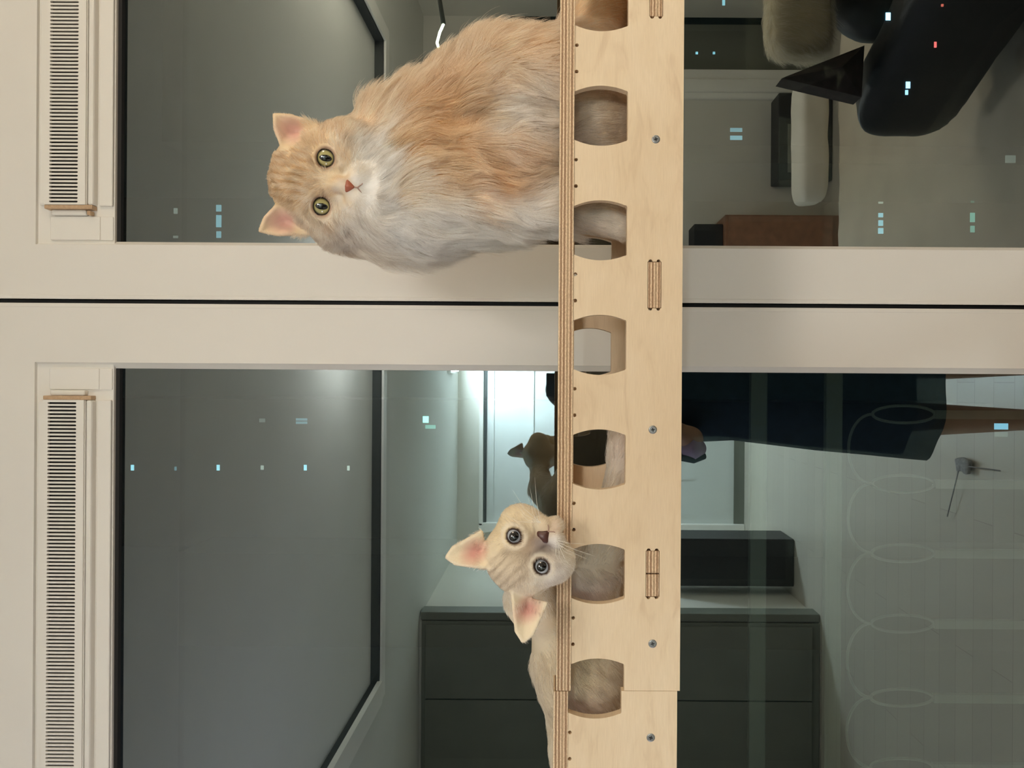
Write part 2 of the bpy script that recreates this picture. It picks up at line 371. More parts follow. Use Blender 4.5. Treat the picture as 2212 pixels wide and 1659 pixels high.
# ================================================================== the plywood cat walkway
DS = 0.75; KS = DS / F
ZR0, ZR1, ZP1 = ZC - 13.5 * KS, ZC - 45 * KS, ZC - 281 * KS       # rail top, rail bottom, panel bottom
RT = ZR0 - ZR1
WC = [-818.7 + 247.65 * k for k in range(-10, 16)]   # window centres (photo px along the board)
def barrel_half(xc, sgn, k=KS):
    """points of one side of a window cut, from the top edge down to the middle of the bottom edge"""
    pts = []
    for i in range(13):
        t = i / 12; du = 46 + t * (160.5 - 5 - 46)
        w = 65 - 12.5 * (2 * ((du - 46) / 114.5) - 1) ** 2
        pts.append((xc + sgn * w * k, du))
    w = 65 - 12.5 * (2 * (109 / 114.5) - 1) ** 2
    for a in (30, 60, 90): pts.append((xc + sgn * (w - 5 + 5 * math.cos(math.radians(a))) * k, 155.5 + 5 * math.sin(math.radians(a))))
    return [(x, ZC - du * k) for x, du in pts]
def slot_loop(x0, x1, z0, z1, r=.0021):
    """slot with round corner reliefs; x0<x1, z0<z1"""
    L = []
    def bump(cx, cz, sgn):
        for k in range(7):
            a = math.pi * k / 6; L.append((cx + sgn * r * math.sin(a) * 1.1, cz - sgn * r * math.cos(a)))
    L.append((x0 + r, z0)); L.append((x1, z0))
    bump(x1, z0 + r * 1.4, 1); L.append((x1, z1 - 2.6 * r)); bump(x1, z1 - r * 1.4, 1); L.append((x1, z1))
    L.append((x0, z1)); bump(x0, z1 - r * 1.4, -1); L.append((x0, z0 + 2.6 * r)); bump(x0, z0 + r * 1.4, -1); L.append((x0, z0))
    out = []
    for p in L:
        if not out or (Vector(p) - Vector(out[-1])).length > 1e-5: out.append(p)
    return out
def dot_loop(x, z, r=.0019): return [(x + r * math.cos(a), z + r * math.sin(a)) for a in [2 * math.pi * k / 10 for k in range(10)]]
def comb(x_lo, x_hi, dz=0, k=KS):
    """outline of a side panel between x_lo and x_hi; windows are cut in from the top edge"""
    top = ZC - 45 * KS; bot = ZP1
    kx = KS
    pts = [(x_lo, bot), (x_hi, bot)]
    cs = sorted([-c * kx for c in WC], reverse=True)
    end = (x_hi, top)
    for xc in cs:
        r = barrel_half(xc, +1); l = barrel_half(xc, -1)
        hw = 65 * kx
        if xc - hw > x_hi or xc + hw < x_lo: continue
        if xc + hw <= x_hi: 
            if end: pts.append(end)
            pts.append((r[0][0], top)); pts += r
        else: pts.append((x_hi, r[-1][1]))                # window open at the right end
        end = None
        if xc - hw >= x_lo:
            pts += l[::-1]; pts.append((l[0][0], top)); end = (x_lo, top)
        else: pts.append((x_lo, l[-1][1])); return [(x, z + dz) for x, z in dedupe(pts)]
    if end: pts.append(end)
    return [(x, z + dz) for x, z in dedupe(pts)]
def dedupe(pts):
    out = []
    for p in pts:
        if not out or abs(p[0] - out[-1][0]) + abs(p[1] - out[-1][1]) > 1e-6: out.append(p)
    return out
XJ = -671.5 * KS                                   # joint between the two units
SL0, SL1 = ZC - 235.5 * KS, ZC - 205.5 * KS
EDGE1 = ply_edge('plywood_edge_rail', ZR0, RT); EDGE2 = ply_edge('plywood_edge_tenon', SL1, SL1 - SL0)
EDGE3 = ply_edge('plywood_edge_rail_low', ZR0 + .0023, RT); EDGE4 = ply_edge('plywood_edge_tenon_low', SL1 + .0023, SL1 - SL0)
YB = 0.943
def board(name, x0, x1, y0, y1, z0, z1, parent, edge, bev=.0006):
    o = MB().box(x0, x1, y0, y1, z0, z1, bev).build(name, M['birch'], parent)
    o.data.materials.append(edge)
    for p in o.data.polygons:
        if abs(p.normal.z) < .6: p.material_index = 1
    return o
def walkway(name, x0, x1, dz, slots, screws, edge_r, edge_t, label, post_x):
    e = empty(name, ((x0 + x1) / 2, .85, ZP1), label=label, cat='cat walkway', group=None)
    sl = []; dots = []
    for a, b in slots: sl.append(slot_loop(-b * KS, -a * KS, SL0, SL1))
    for c in WC:
        for s in (-28.5, 28.5):
            x = -(c + 123.8 + s) * KS
            if x0 + .004 < x < x1 - .004: dots.append(dot_loop(x, ZC - 49.5 * KS))
    sl_ = [[(x, z + dz) for x, z in h] for h in sl + dots]
    me = sheet(comb(x0, x1, dz), sl_, DS + .0005, DS + .0105, .0004)
    link('front_panel', me, M['birch'], e)
    back = [[(x, z + dz) for x, z in h] for h in sl]
    link('back_panel', sheet(comb(x0, x1, dz - .0002), back, YB, YB + .010, .0004), M['birch'], e)
    board('front_rail', x0, x1, DS - .0015, DS + .040, ZR1 + dz, ZR0 + dz, e, edge_r)
    board('back_rail', x0, x1, YB - .030, YB + .012, ZR1 + dz - .006, ZR0 + dz - .006, e, edge_r)
    fl = board('floor_board', x0, x1, DS + .0110, YB - .0005, SL0 + dz, SL1 + dz, e, edge_t)
    for a, b in slots:
        if abs(a + b - 2 * 416.5) < 12:               # two tenons meet here
            m_ = (a + b) / 2; segs = [(a, m_ - .6), (m_ + .6, b)]
        else: segs = [(a, b)]
        for q0, q1 in segs:
            board('tenon', -q1 * KS + .0004, -q0 * KS - .0004, DS + .0009, DS + .0110, SL0 + .0006 + dz, SL1 - .0006 + dz, e, edge_t, .0003)
    for du, dv in screws:
        sc = empty('screw', (-dv * KS, DS, ZC - du * KS)); sc.parent = e; sc.matrix_parent_inverse = world_of(e).inverted()
        Mx = Matrix.Translation((-dv * KS, DS + .0006, ZC - du * KS)) @ Matrix.Rotation(math.pi / 2, 4, 'X')
        MB().lathe([(0, .0002), (.0030, .0006), (.0040, .0005), (.0044, -.0001), (.0044, -.0015), (0, -.002)], Mx, 24).build('screw_head', M['steel'], sc, True)
        cr = MB(); rot = Matrix.Translation((-dv * KS, DS, ZC - du * KS)) @ Matrix.Rotation(.35 + dv * .01, 4, 'Y')
        for w_, h_ in ((.0019, .00042), (.00042, .0019)):
            cr.box(-w_, w_, -.0004, .001, -h_, h_, M=rot)
        cr.build('cross_recess', M['hole'], sc)
    px0, px1 = post_x
    MB().box(px0, px1, DS + .02, YB - .01, 0.002, SL0 + dz - .001, .001).build('support_post', M['birch'], e)
    return e
walkway('cat_walkway', XJ + .0002, 1.62, 0,
        [(-1115, -1015), (-804.5 - 100, -804.5 + 18), (-256.5, -155.5), (368.5, 468.5)], [(221.5, -521), (219, 106.8), (221.5, 569.5)],
        EDGE1, EDGE2, 'long birch plywood cat walkway unit with barrel-shaped windows, carrying the orange cat', (1.58, 1.615))
walkway('cat_walkway', -1.62, XJ - .0002, .0026, [(990, 1090)], [(219, 772.5)], EDGE3, EDGE4,
        'birch plywood cat walkway unit butted on after the joint, under the cream cat hindquarters', (-1.61, -1.575))
# ================================================================== outside, at night
def tower(x, y, w, h_lo, h_hi, wins, label, depth=9):
    t = empty('apartment_building', (x, y, h_lo), label=label, cat='building')
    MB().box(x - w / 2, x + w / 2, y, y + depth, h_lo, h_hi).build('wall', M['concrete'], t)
    for (u, v, wu, wv, col, st) in wins:
        p = P(u, v, y); k = y / F
        MB().box(p.x - wv / 2 * k, p.x + wv / 2 * k, y - .12, y - .02, p.z - wu / 2 * k, p.z + wu / 2 * k).build('lit_window', lamp_mat('lit_window_' + str(int(u)), col, st), t)
    return t
cy, te, wh = (.35, .75, .95), (.25, .8, .7), (.75, .85, .8)
tower(-9, 70, 14, -40, 60, [(287, 1010, 6, 12, cy, 2.2), (380, 1012, 4, 8, cy, .5), (472, 1010, 6, 12, cy, 2.2), (567, 1010, 6, 9, wh, .8), (660, 1010, 6, 12, cy, 2.2), (753, 1011, 5, 10, wh, 1.2),
      (652, 906, 24, 5, cy, .5), (652, 913, 24, 5, cy, .5), (920, 906, 12, 14, te, 5), (930, 922, 22, 8, te, .9), (567, 908, 12, 8, wh, .25)],
      'dark apartment block outside with a column of small lit stair windows')
tower(17, 95, 12, -60, 80, [(473, 450, 11, 14, cy, .8), (473, 478, 11, 26, cy, .9), (473, 507, 10, 14, cy, .8), (380, 456, 8, 12, wh, .4), (380, 512, 10, 5, wh, .3),
      (1902, 438, 10, 4, wh, .6), (1902, 465, 10, 9, cy, 1.2), (1902, 482, 10, 12, cy, 1.2), (1902, 499, 11, 12, cy, 1.2), (2100, 470, 10, 20, te, .7), (2100, 495, 9, 14, te, .6), (2100, 436, 7, 4, te, .3)],
      'dark apartment block outside with short stacks of pale blue lit windows')
tower(48, 110, 26, -90, 60, [(1590, 281, 26, 8, cy, .7), (1590, 298, 26, 9, cy, .9), (1918, 36, 10, 16, (.3, .65, 1), 9), (1961, 184, 9, 14, (.35, .65, 1), 6), (1958, 200, 6, 10, (.35, .65, 1), 4), (1505, 115, 5, 5, cy, 2), (1542, 115, 5, 5, cy, 1.6), (1563, 6, 6, 12, cy, 1.5),
      (2020, 97, 5, 12, (1, .15, .15), 3), (2035, 12, 5, 5, (1, .2, .15), 1.5), (2182, 344, 22, 16, wh, .25)],
      'far dark building with blue-white and small red lamps')
tower(-12, 40, 5, -40, 22, [(2161, 921, 28, 13, (.3, .7, 1), 1.6), (2161, 938, 26, 10, wh, .2)], 'low dark building outside with one bright blue window', 4)
# balcony railing outside the glass: two flat rails, balusters with an oval ring and arcs between them
rl = empty('balcony_railing', (-.8, 1.72, .35), label='pale metal balcony railing with oval rings outside the window', cat='railing')
YRL = 1.72; kr = YRL / F
def rz_(u): return ZC - (u - 1192) * kr
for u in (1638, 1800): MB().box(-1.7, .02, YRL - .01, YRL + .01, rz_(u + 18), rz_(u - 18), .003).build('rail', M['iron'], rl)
bx = [-(v - 820) * kr for v in (890, 1040, 1190, 1342, 1502, 1652, 1802)]
for i, x in enumerate(bx):
    mb = MB()
    mb.box(x - .010, x + .010, YRL - .006, YRL + .006, .35, rz_(2020))
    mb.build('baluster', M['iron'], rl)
    zc_ = (rz_(1885) + rz_(2020)) / 2; hz = (rz_(1885) - rz_(2020)) / 2
    MB().tube([(x + .020 * math.sin(a), YRL, zc_ + hz * math.cos(a)) for a in [2 * math.pi * k / 24 for k in range(25)]], .0035, 6).build('oval_ring', M['iron'], rl)
    if i + 1 < len(bx):
        xm, hw = (x + bx[i + 1]) / 2, abs(x - bx[i + 1]) / 2
        MB().tube([(xm + hw * math.cos(a), YRL, rz_(1885) + .055 * math.sin(a)) for a in [math.pi * k / 16 for k in range(17)]], .0035, 6).build('arc', M['iron'], rl)
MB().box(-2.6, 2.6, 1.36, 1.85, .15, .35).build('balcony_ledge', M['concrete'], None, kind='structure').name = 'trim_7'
# ================================================================== the room seen in the glass
def V(u, v, Z):
    """point whose reflection in the glass shows at (u, v); Z is its distance along the mirrored view"""
    p = P(u, v, Z); return Vector((p.x, 2 * DG - p.y, p.z))
wd = empty('wardrobe', (-2.15, YW, 0), label='dark grey tall built-in wardrobe left of the hall opening', cat='wardrobe')
MB().box(XL + .01, -1.66, YW + .003, YW + .03, .003, CL - .02, .003).build('carcass', M['wardrobe'], wd)
for i in range(2):
    x1 = -1.68 - i * .51; MB().box(x1 - .50, x1, YW + .031, YW + .05, .06, CL - .05, .002).build('door', M['wardrobe'], wd)
MB().box(-1.56, -1.20, 2 * DG - 5.95, 2 * DG - 5.62, .003, .95, .006).build('cabinet', M['leather'], None, label='low black shoe cabinet standing in the hall', cat='cabinet').name = 'shoe_cabinet'
sc_ = empty('storage_cabinet', (.9, YW, 0), label='red-brown wooden low cabinet against the back wall', cat='cabinet')
MB().box(.52, 1.07, YW + .01, YW + .33, .003, .74, .004).build('carcass', M['brown'], sc_)
for k in range(2): MB().box(.53 + k * .27, .79 + k * .27, YW + .331, YW + .345, .05, .72, .002).build('door', M['brown'], sc_)
MB().box(.86, 1.02, YW + .08, YW + .28, .741, .93, .006).build('storage_box', M['dark'], None, label='small black box on the red-brown cabinet', cat='box')
bb = empty('speaker', (1.62, YW + .12, .30), label='long black speaker bar by the back wall beside the white door frame', cat='speaker')
MB().box(1.33, 1.91, YW + .02, YW + .2, .003, .36, .008).build('speaker_body', M['leather'], bb)
MB().box(1.38, 1.70, YW + .2, YW + .206, .06, .30, .002).build('speaker_grille', M['wardrobe'], bb)
# bed
bd = empty('bed', (1.0, -.3, 0), label='bed with beige bedding under the walkway, reflected in the right pane', cat='bed')
def cushion(name, x0, x1, y0, y1, z0, z1, m, parent, n=14, puff=.35, rot=None, wr=.006, **k):
    """soft box with rounded edges and slight creases"""
    bm = bmesh.new(); bmesh.ops.create_cube(bm, size=2)
    bmesh.ops.subdivide_edges(bm, edges=bm.edges, cuts=n, use_grid_fill=True)
    c = Vector(((x0 + x1) / 2, (y0 + y1) / 2, (z0 + z1) / 2)); h = Vector(((x1 - x0) / 2, (y1 - y0) / 2, (z1 - z0) / 2))
    from mathutils import noise
    for v in bm.verts:
        q = v.co; e = 6.0
        s = (abs(q.x) ** e + abs(q.y) ** e + abs(q.z) ** e) ** (-1 / e); q = q * s
        w = Vector((q.x * h.x, q.y * h.y, q.z * h.z))
        w.z *= 1 - puff * max(abs(q.x), abs(q.y)) ** 4 if abs(q.z) > .3 else 1
        w += w.normalized() * wr * (noise.noise(w * 7 + c * 3) * 1.6 + noise.noise(w * 19) * .5)
        if rot: w = rot @ w
        v.co = w + c
    me = bpy.data.meshes.new(name); bm.to_mesh(me); bm.free()
    return link(name, me, m, parent, True, **k)
cushion('mattress', .34, 1.86, -1.30, .66, .20, .47, M['sheetw'], bd, puff=.02)
cushion('blanket', .31, 1.89, -1.12, .68, .32, .53, M['sheet'], bd, n=24, puff=.03, wr=.014)
MB().box(.36, 1.84, -1.28, .64, .06, .20, .01).build('bed_frame', M['sheetw'], bd)
for x in (.45, 1.75):
    for y in (-1.2, .55): MB().box(x - .03, x + .03, y - .03, y + .03, 0, .06).build('leg', M['wardrobe'], bd)
cushion('bolster', .86, 1.50, -1.28, -1.10, .535, .68, M['sheetw'], None, puff=.1, label='long white bolster pillow at the far end of the bed', cat='pillow')
cushion('bed_jacket', 1.02, 1.26, -.62, -.32, .54, .60, M['wardrobe'], None, puff=.4, wr=.02, label='folded dark grey garment on the beige bed', cat='clothing').name = 'folded_garment'
# black armchair with a fluffy cream throw, right of the bed
ac = empty('armchair', (1.25, .38, 0), label='black leather armchair reflected in the right pane', cat='chair')
R1 = Matrix.Rotation(math.radians(-24), 3, 'Z')
cushion('seat', .93, 1.63, .02, .66, .56, .80, M['leather'], ac, rot=R1)
cushion('backrest', 1.02, 1.72, -.02, .20, .66, 1.02, M['leather'], ac, rot=R1)
cushion('armrest', .88, 1.04, .00, .66, .60, .94, M['leather'], ac, rot=R1)
MB().box(1.05, 1.5, .1, .6, .534, .57, .02).build('base', M['leather'], ac)
# warm lamp on the right: thin bent tube on a stand
wl = empty('floor_lamp', (1.30, .0, 0), label='slim floor lamp with a bent glowing tube at the right', cat='lamp')
ps = [V(952, 118, 2.45), V(944, 92, 2.45), V(950, 70, 2.45), V(958, 52, 2.45)]
MB().tube(ps, .0045, 8).build('glowing_tube', M['warmtube'], wl, True)
q_ = ps[-1]
MB().tube([q_, q_ + Vector((.12, 0, .02)), (2.05, -.42, 1.9), (2.05, -.42, .03)], .008, 8).build('pole', M['iron'], wl, True)
MB().lathe([(0, .03), (.13, .028), (.14, .012), (.14, 0), (0, 0)], Matrix.Translation((2.05, -.42, 0.001))).build('base', M['iron'], wl, True)
for (x_, y_, z_, lb) in ((2.05, -.55, 2.40, 'added tall stand under the unseen warm light right of the bed'), (-1.52, .20, 1.75, 'added stand with pale pole under the unseen cool light by the left end of the walkway')):  # stands added out of view to carry the two side lights
    gl_ = empty('added_lamp_stand', (x_, y_, 0), label=lb, cat='lamp')
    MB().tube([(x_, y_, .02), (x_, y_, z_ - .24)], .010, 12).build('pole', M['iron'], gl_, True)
    MB().lathe([(0, .03), (.13, .026), (.14, .012), (.14, 0), (0, 0)], Matrix.Translation((x_, y_, .001))).build('base', M['iron'], gl_, True)
    MB().lathe([(0, 0), (.05, 0), (.06, .015), (.03, .03), (0, .03)], Matrix.Translation((x_, y_, z_ - .25))).build('socket', M['iron'], gl_, True)
# cat toy wand on the floor
tw = empty('cat_toy', (-.36, -.85, 0), label='dark feathery cat toy on a thin wand lying on the floor', cat='toy')
MB().tube([(-.36, -.62, .02), (-.37, -.9, .03), (-.62, -1.02, .02)], .003, 6).build('wand', M['toygrey'], tw, True)
cushion('feather', -.41, -.34, -.95, -.83, .005, .04, M['toygrey'], tw, n=6, wr=.02)
# ================================================================== the cats
def sines(p, freq, seed, n=7):
    """smooth pseudo noise in -1..1 at points p (N,3)"""
    r = np.random.default_rng(seed); out = np.zeros(len(p))
    for i in range(n):
        d = r.normal(size=3); d /= np.linalg.norm(d); out += np.sin(p @ d * freq * (0.6 + 0.9 * r.random()) * 6.283 + r.random() * 6.283)
    return out / math.sqrt(n) * 0.8
def smin(a, b, k):
    h = np.clip(0.5 + 0.5 * (b - a) / k, 0, 1); return b * (1 - h) + a * h - k * h * (1 - h)
def cone(p, a, b, ra, rb):
    a, b = np.array(a), np.array(b); ab = b - a; t = np.clip(((p - a) @ ab) / (ab @ ab), 0, 1)
    return np.linalg.norm(p - a - t[:, None] * ab, axis=1) - (ra + (rb - ra) * t)
def ellip(p, c, r, R=None):
    q = p - np.array(c)
    if R is not None: q = q @ R
    r = np.array(r); k0 = np.linalg.norm(q / r, axis=1); k1 = np.linalg.norm(q / (r * r), axis=1)
    return k0 * (k0 - 1) / np.maximum(k1, 1e-9)
def tri(p, a, b, c):
    """distance to a triangle"""
    a, b, c = map(np.array, (a, b, c)); ba, cb, ac = b - a, c - b, a - c; n = np.cross(ba, ac)
    pa, pb, pc = p - a, p - b, p - c
    ins = (np.sign(pa @ np.cross(ba, n)) + np.sign(pb @ np.cross(cb, n)) + np.sign(pc @ np.cross(ac, n))) >= 2
    def e(v, w): t = np.clip((w @ v) / (v @ v), 0, 1); return np.sum((v * t[:, None] - w) ** 2, axis=1)
    edge = np.minimum(np.minimum(e(ba, pa), e(cb, pb)), e(ac, pc)); pl = (pa @ n) ** 2 / (n @ n)
    return np.sqrt(np.where(ins, pl, edge))
def surface_nets(f, lo, hi, h):
    n = [int(math.ceil((b - a) / h)) + 1 for a, b in zip(lo, hi)]
    ax = [lo[i] + h * np.arange(n[i]) for i in range(3)]
    D = np.empty(n)
    for i in range(n[0]):
        Y, Z = np.meshgrid(ax[1], ax[2], indexing='ij')
        D[i] = f(np.stack([np.full(Y.size, ax[0][i]), Y.ravel(), Z.ravel()], 1)).reshape(Y.shape)
    s = D < 0; c = np.zeros([k - 1 for k in n], int)
    for dx in (0, 1):
        for dy in (0, 1):
            for dz in (0, 1): c += s[dx:n[0]-1+dx, dy:n[1]-1+dy, dz:n[2]-1+dz]
    act = (c > 0) & (c < 8); idx = -np.ones(act.shape, int); cells = np.argwhere(act); idx[act] = np.arange(len(cells))
    acc = np.zeros((len(cells), 3)); cnt = np.zeros(len(cells))
    cr = [(x, y, z) for x in (0, 1) for y in (0, 1) for z in (0, 1)]
    for a in cr:
        for b in cr:
            if sum(b) - sum(a) == 1 and all(q >= p for p, q in zip(a, b)):
                da = D[tuple((cells + a).T)]; db = D[tuple((cells + b).T)]; m = (da < 0) != (db < 0)
                t = np.where(m, da / np.where(m, da - db, 1), 0)
                pos = np.array(a) + t[:, None] * (np.array(b) - np.array(a)); acc += pos * m[:, None]; cnt += m
    V_ = np.array(lo) + (cells + acc / cnt[:, None]) * h
    Q = []
    for axis in range(3):
        sl0 = [slice(None)] * 3; sl1 = [slice(None)] * 3; sl0[axis] = slice(0, -1); sl1[axis] = slice(1, None)
        e = s[tuple(sl0)] != s[tuple(sl1)]; pts = np.argwhere(e); o1, o2 = [(1, 2), (2, 0), (0, 1)][axis]
        ok = (pts[:, o1] > 0) & (pts[:, o2] > 0) & (pts[:, o1] < n[o1] - 1) & (pts[:, o2] < n[o2] - 1); pts = pts[ok]
        def cell(d1, d2):
            q = pts.copy(); q[:, o1] -= d1; q[:, o2] -= d2; return idx[tuple(q.T)]
        quad = np.stack([cell(1, 1), cell(0, 1), cell(0, 0), cell(1, 0)], 1)
        flip = s[tuple(pts.T)]; quad[~flip] = quad[~flip][:, ::-1]; Q.append(quad[(quad >= 0).all(1)])
    return V_, np.concatenate(Q)
def grad(f, p, e=4e-4):
    g = np.stack([f(p + np.eye(3)[i] * e) - f(p - np.eye(3)[i] * e) for i in range(3)], 1)
    return g / np.maximum(np.linalg.norm(g, axis=1, keepdims=True), 1e-9)
def pp(u, v, d): return np.array(P(u, v, d))
class Head:
    """cat head; local millimetres: s to the side, u up, f out of the face, origin between the eyes"""
    def __init__(s, org, side, sc, ears, pitch=0.0, cheek=1.0, eye=1.0, nose='nose'):
        s.cheek = cheek; s.eye = eye; s.nose = nose
        s.o = np.array(org); s.sc = sc / 1000
        camp = np.array([0, 0, ZC]); f = camp - s.o; f /= np.linalg.norm(f)
        sd = np.array(side, float); sd -= f * (sd @ f); sd /= np.linalg.norm(sd)
        up = np.cross(f, sd)
        if pitch:
            a = math.radians(pitch); f, up = f * math.cos(a) - up * math.sin(a), up * math.cos(a) + f * math.sin(a)
        s.R = np.stack([sd, up, f], 1); s.ears = ears
    def w(s, a, b, c): return s.o + s.R @ (np.array([a, b, c]) * s.sc)
    def loc(s, p): return (p - s.o) @ s.R / s.sc
    def sdf(s, p):
        q = s.loc(p)
        k = s.cheek; E = s.eye
        d = ellip(q, (0, 10, -32), (37 * (.6 + .4 * k), 33, 35))
        for m in (-1, 1):
            d = smin(d, ellip(q, (m * 18 * k, -11, -23), (24 * k, 21 * k, 24)), 9)
            d = smin(d, ellip(q, (m * 15, 10, -8), (10, 6, 8)), 7)
            d = smin(d, ellip(q, (m * 7.5, -26, 1), (10.5, 8.5, 9.5)), 4)
        d = smin(d, cone(q, (0, 8, -9), (0, -17, 4), 7.5, 6.2), 5)
        d = smin(d, ellip(q, (0, -35, -5), (9, 7, 9)), 5)
        for m in (-1, 1):
            c = ellip(q, (m * 19, 0, 1), (8.4 * E, 7.3 * E, 8)); d = -smin(-d, c, 1.5)
        for m, (bi, bo, tp) in zip((-1, 1), s.ears):
            back = ((bi[0] + bo[0]) / 2 + m * 1, (bi[1] + bo[1]) / 2 + 2, -31)
            bi3, bo3, tp3 = np.array((*bi, -17.)), np.array((*bo, -20.)), np.array((*tp, -20.)); mid = (bi3 + bo3) / 2
            fr, of = (.66, 2.6) if s.nose == 'nose' else (.80, 4.2); t1 = bi3 + (tp3 - bi3) * fr; t2 = bo3 + (tp3 - bo3) * fr; ax = (tp3 - mid) / np.linalg.norm(tp3 - mid)
            for t in (t1, t2):
                o = (t - mid) - ax * ((t - mid) @ ax); t += o / np.linalg.norm(o) * of
            e = np.minimum(np.minimum(tri(q, bi3, t1, back), tri(q, t1, tp3, back)), np.minimum(tri(q, tp3, t2, back), tri(q, t2, bo3, back))) - 1.8
            d = smin(d, e, 4)
        return d * s.sc
def fur_on(me, co, base, fur_n, fur_len, flow, col, seed, radius=1.0, focus=None, clump=1.0, grav_k=.16):
    me.calc_loop_triangles(); nt = len(me.loop_triangles); tv = np.empty(nt * 3, int); me.loop_triangles.foreach_get('vertices', tv); tv = tv.reshape(-1, 3)
    r = np.random.default_rng(seed)
    A, B, C = co[tv[:, 0]], co[tv[:, 1]], co[tv[:, 2]]; cr = np.cross(B - A, C - A); ar = np.linalg.norm(cr, axis=1); nn = cr / np.maximum(ar[:, None], 1e-12)
    wgt = ar * (0.35 + 0.65 * (nn[:, 1] < 0.35))
    if focus is not None: wgt = wgt * (1 + 1.6 * (np.linalg.norm((A - focus), axis=1) < .075))
    t = r.choice(nt, fur_n, p=wgt / wgt.sum()); x, y = r.random(fur_n), r.random(fur_n); fl = x + y > 1; x[fl], y[fl] = 1 - x[fl], 1 - y[fl]
    R0 = A[t] + (B[t] - A[t]) * x[:, None] + (C[t] - A[t]) * y[:, None]; N = nn[t]
    L = fur_len(R0, N); k = L > .0012; R0, N, L = R0[k], N[k], L[k]; m = len(R0)
    L = L * (0.60 + 0.55 * r.random(m)); L = np.where((r.random(m) < .03) & (L > .012), L * 1.35, L)
    fd, lift = flow(R0, N); fd = fd - N * np.sum(fd * N, 1, keepdims=True); fd /= np.maximum(np.linalg.norm(fd, axis=1, keepdims=True), 1e-6)
    amp = np.clip(L / .012, .35, 1.0)[:, None]
    fd += np.stack([sines(R0, 16, seed + i) for i in (1, 2, 3)], 1) * .42 * amp + np.stack([sines(R0, 48, seed + 5 + i) for i in (1, 2, 3)], 1) * .30 * amp + r.normal(size=(m, 3)) * .12
    lift = lift * (1 + .45 * sines(R0, 40, seed + 8)) + r.normal(size=m) * .07
    fd = fd - N * np.sum(fd * N, 1, keepdims=True); fd /= np.maximum(np.linalg.norm(fd, axis=1, keepdims=True), 1e-6)
    ns = 7; T = np.linspace(0, 1, ns)
    grav = np.array([0, 0, -1.0])
    pos = R0[:, None, :] - N[:, None, :] * .0008 + L[:, None, None] * (N[:, None, :] * (lift[:, None] * (T * (1 - .45 * T))[None, :])[:, :, None] + fd[:, None, :] * (T[None, :] * (1 - lift[:, None] * .35))[:, :, None] + grav * (grav_k * T ** 2)[None, :, None])
    # clumps: strand ends drawn towards a neighbouring guide strand, at two sizes
    from mathutils.kdtree import KDTree
    for div, rad_, st in ((90, .011, .34), (16, .005, .42)):
        g = r.choice(m, max(2, m // div), replace=False); kd = KDTree(len(g))
        for i, q in enumerate(g): kd.insert(R0[q], i)
        kd.balance(); near = np.array([g[kd.find(q)[1]] for q in R0.tolist()])
        dist = np.linalg.norm(R0[near] - R0, axis=1); cl = clump * st * (0.5 + .9 * r.random(m)) * np.clip((L - .005) / .008, 0, 1) * (dist < rad_)
        pos += (pos[near] - pos) * (cl[:, None] * (T ** 1.5)[None, :])[:, :, None]
    cv = bpy.data.hair_curves.new('fur'); cv.add_curves([ns] * m)
    cv.attributes['position'].data.foreach_set('vector', pos.reshape(-1).astype(np.float32))
    ra = cv.attributes.get('radius') or cv.attributes.new('radius', 'FLOAT', 'POINT')
    rad = (np.linspace(1, .15, ns)[None, :] * (0.00019 * radius) * (0.6 + .4 * np.clip(L / .02, 0, 1))[:, None]).ravel()
    ra.data.foreach_set('value', rad.astype(np.float32))
    tone = (1 + r.normal(size=(m, 1)) * .12) * (1 + .11 * sines(R0, 60, seed + 30) + .07 * sines(R0 * np.array([1, 1, .4]), 150, seed + 31))[:, None]
    cc = np.ones((m, 4)); c0 = np.clip(col(R0) * tone, .003, .97); c0 = c0 ** (.34 + .98 * (1 - c0.max(1, keepdims=True))); cc[:, :3] = np.clip(c0, 0.003, .975)
    at = cv.attributes.new('col', 'FLOAT_COLOR', 'CURVE'); at.data.foreach_set('color', cc.ravel().astype(np.float32))
    cv.materials.append(M['fur']); fo = bpy.data.objects.new('fur', cv); COL.objects.link(fo); fo.parent = base; fo.matrix_parent_inverse = world_of(base).inverted()
    fo['kind'] = 'stuff'
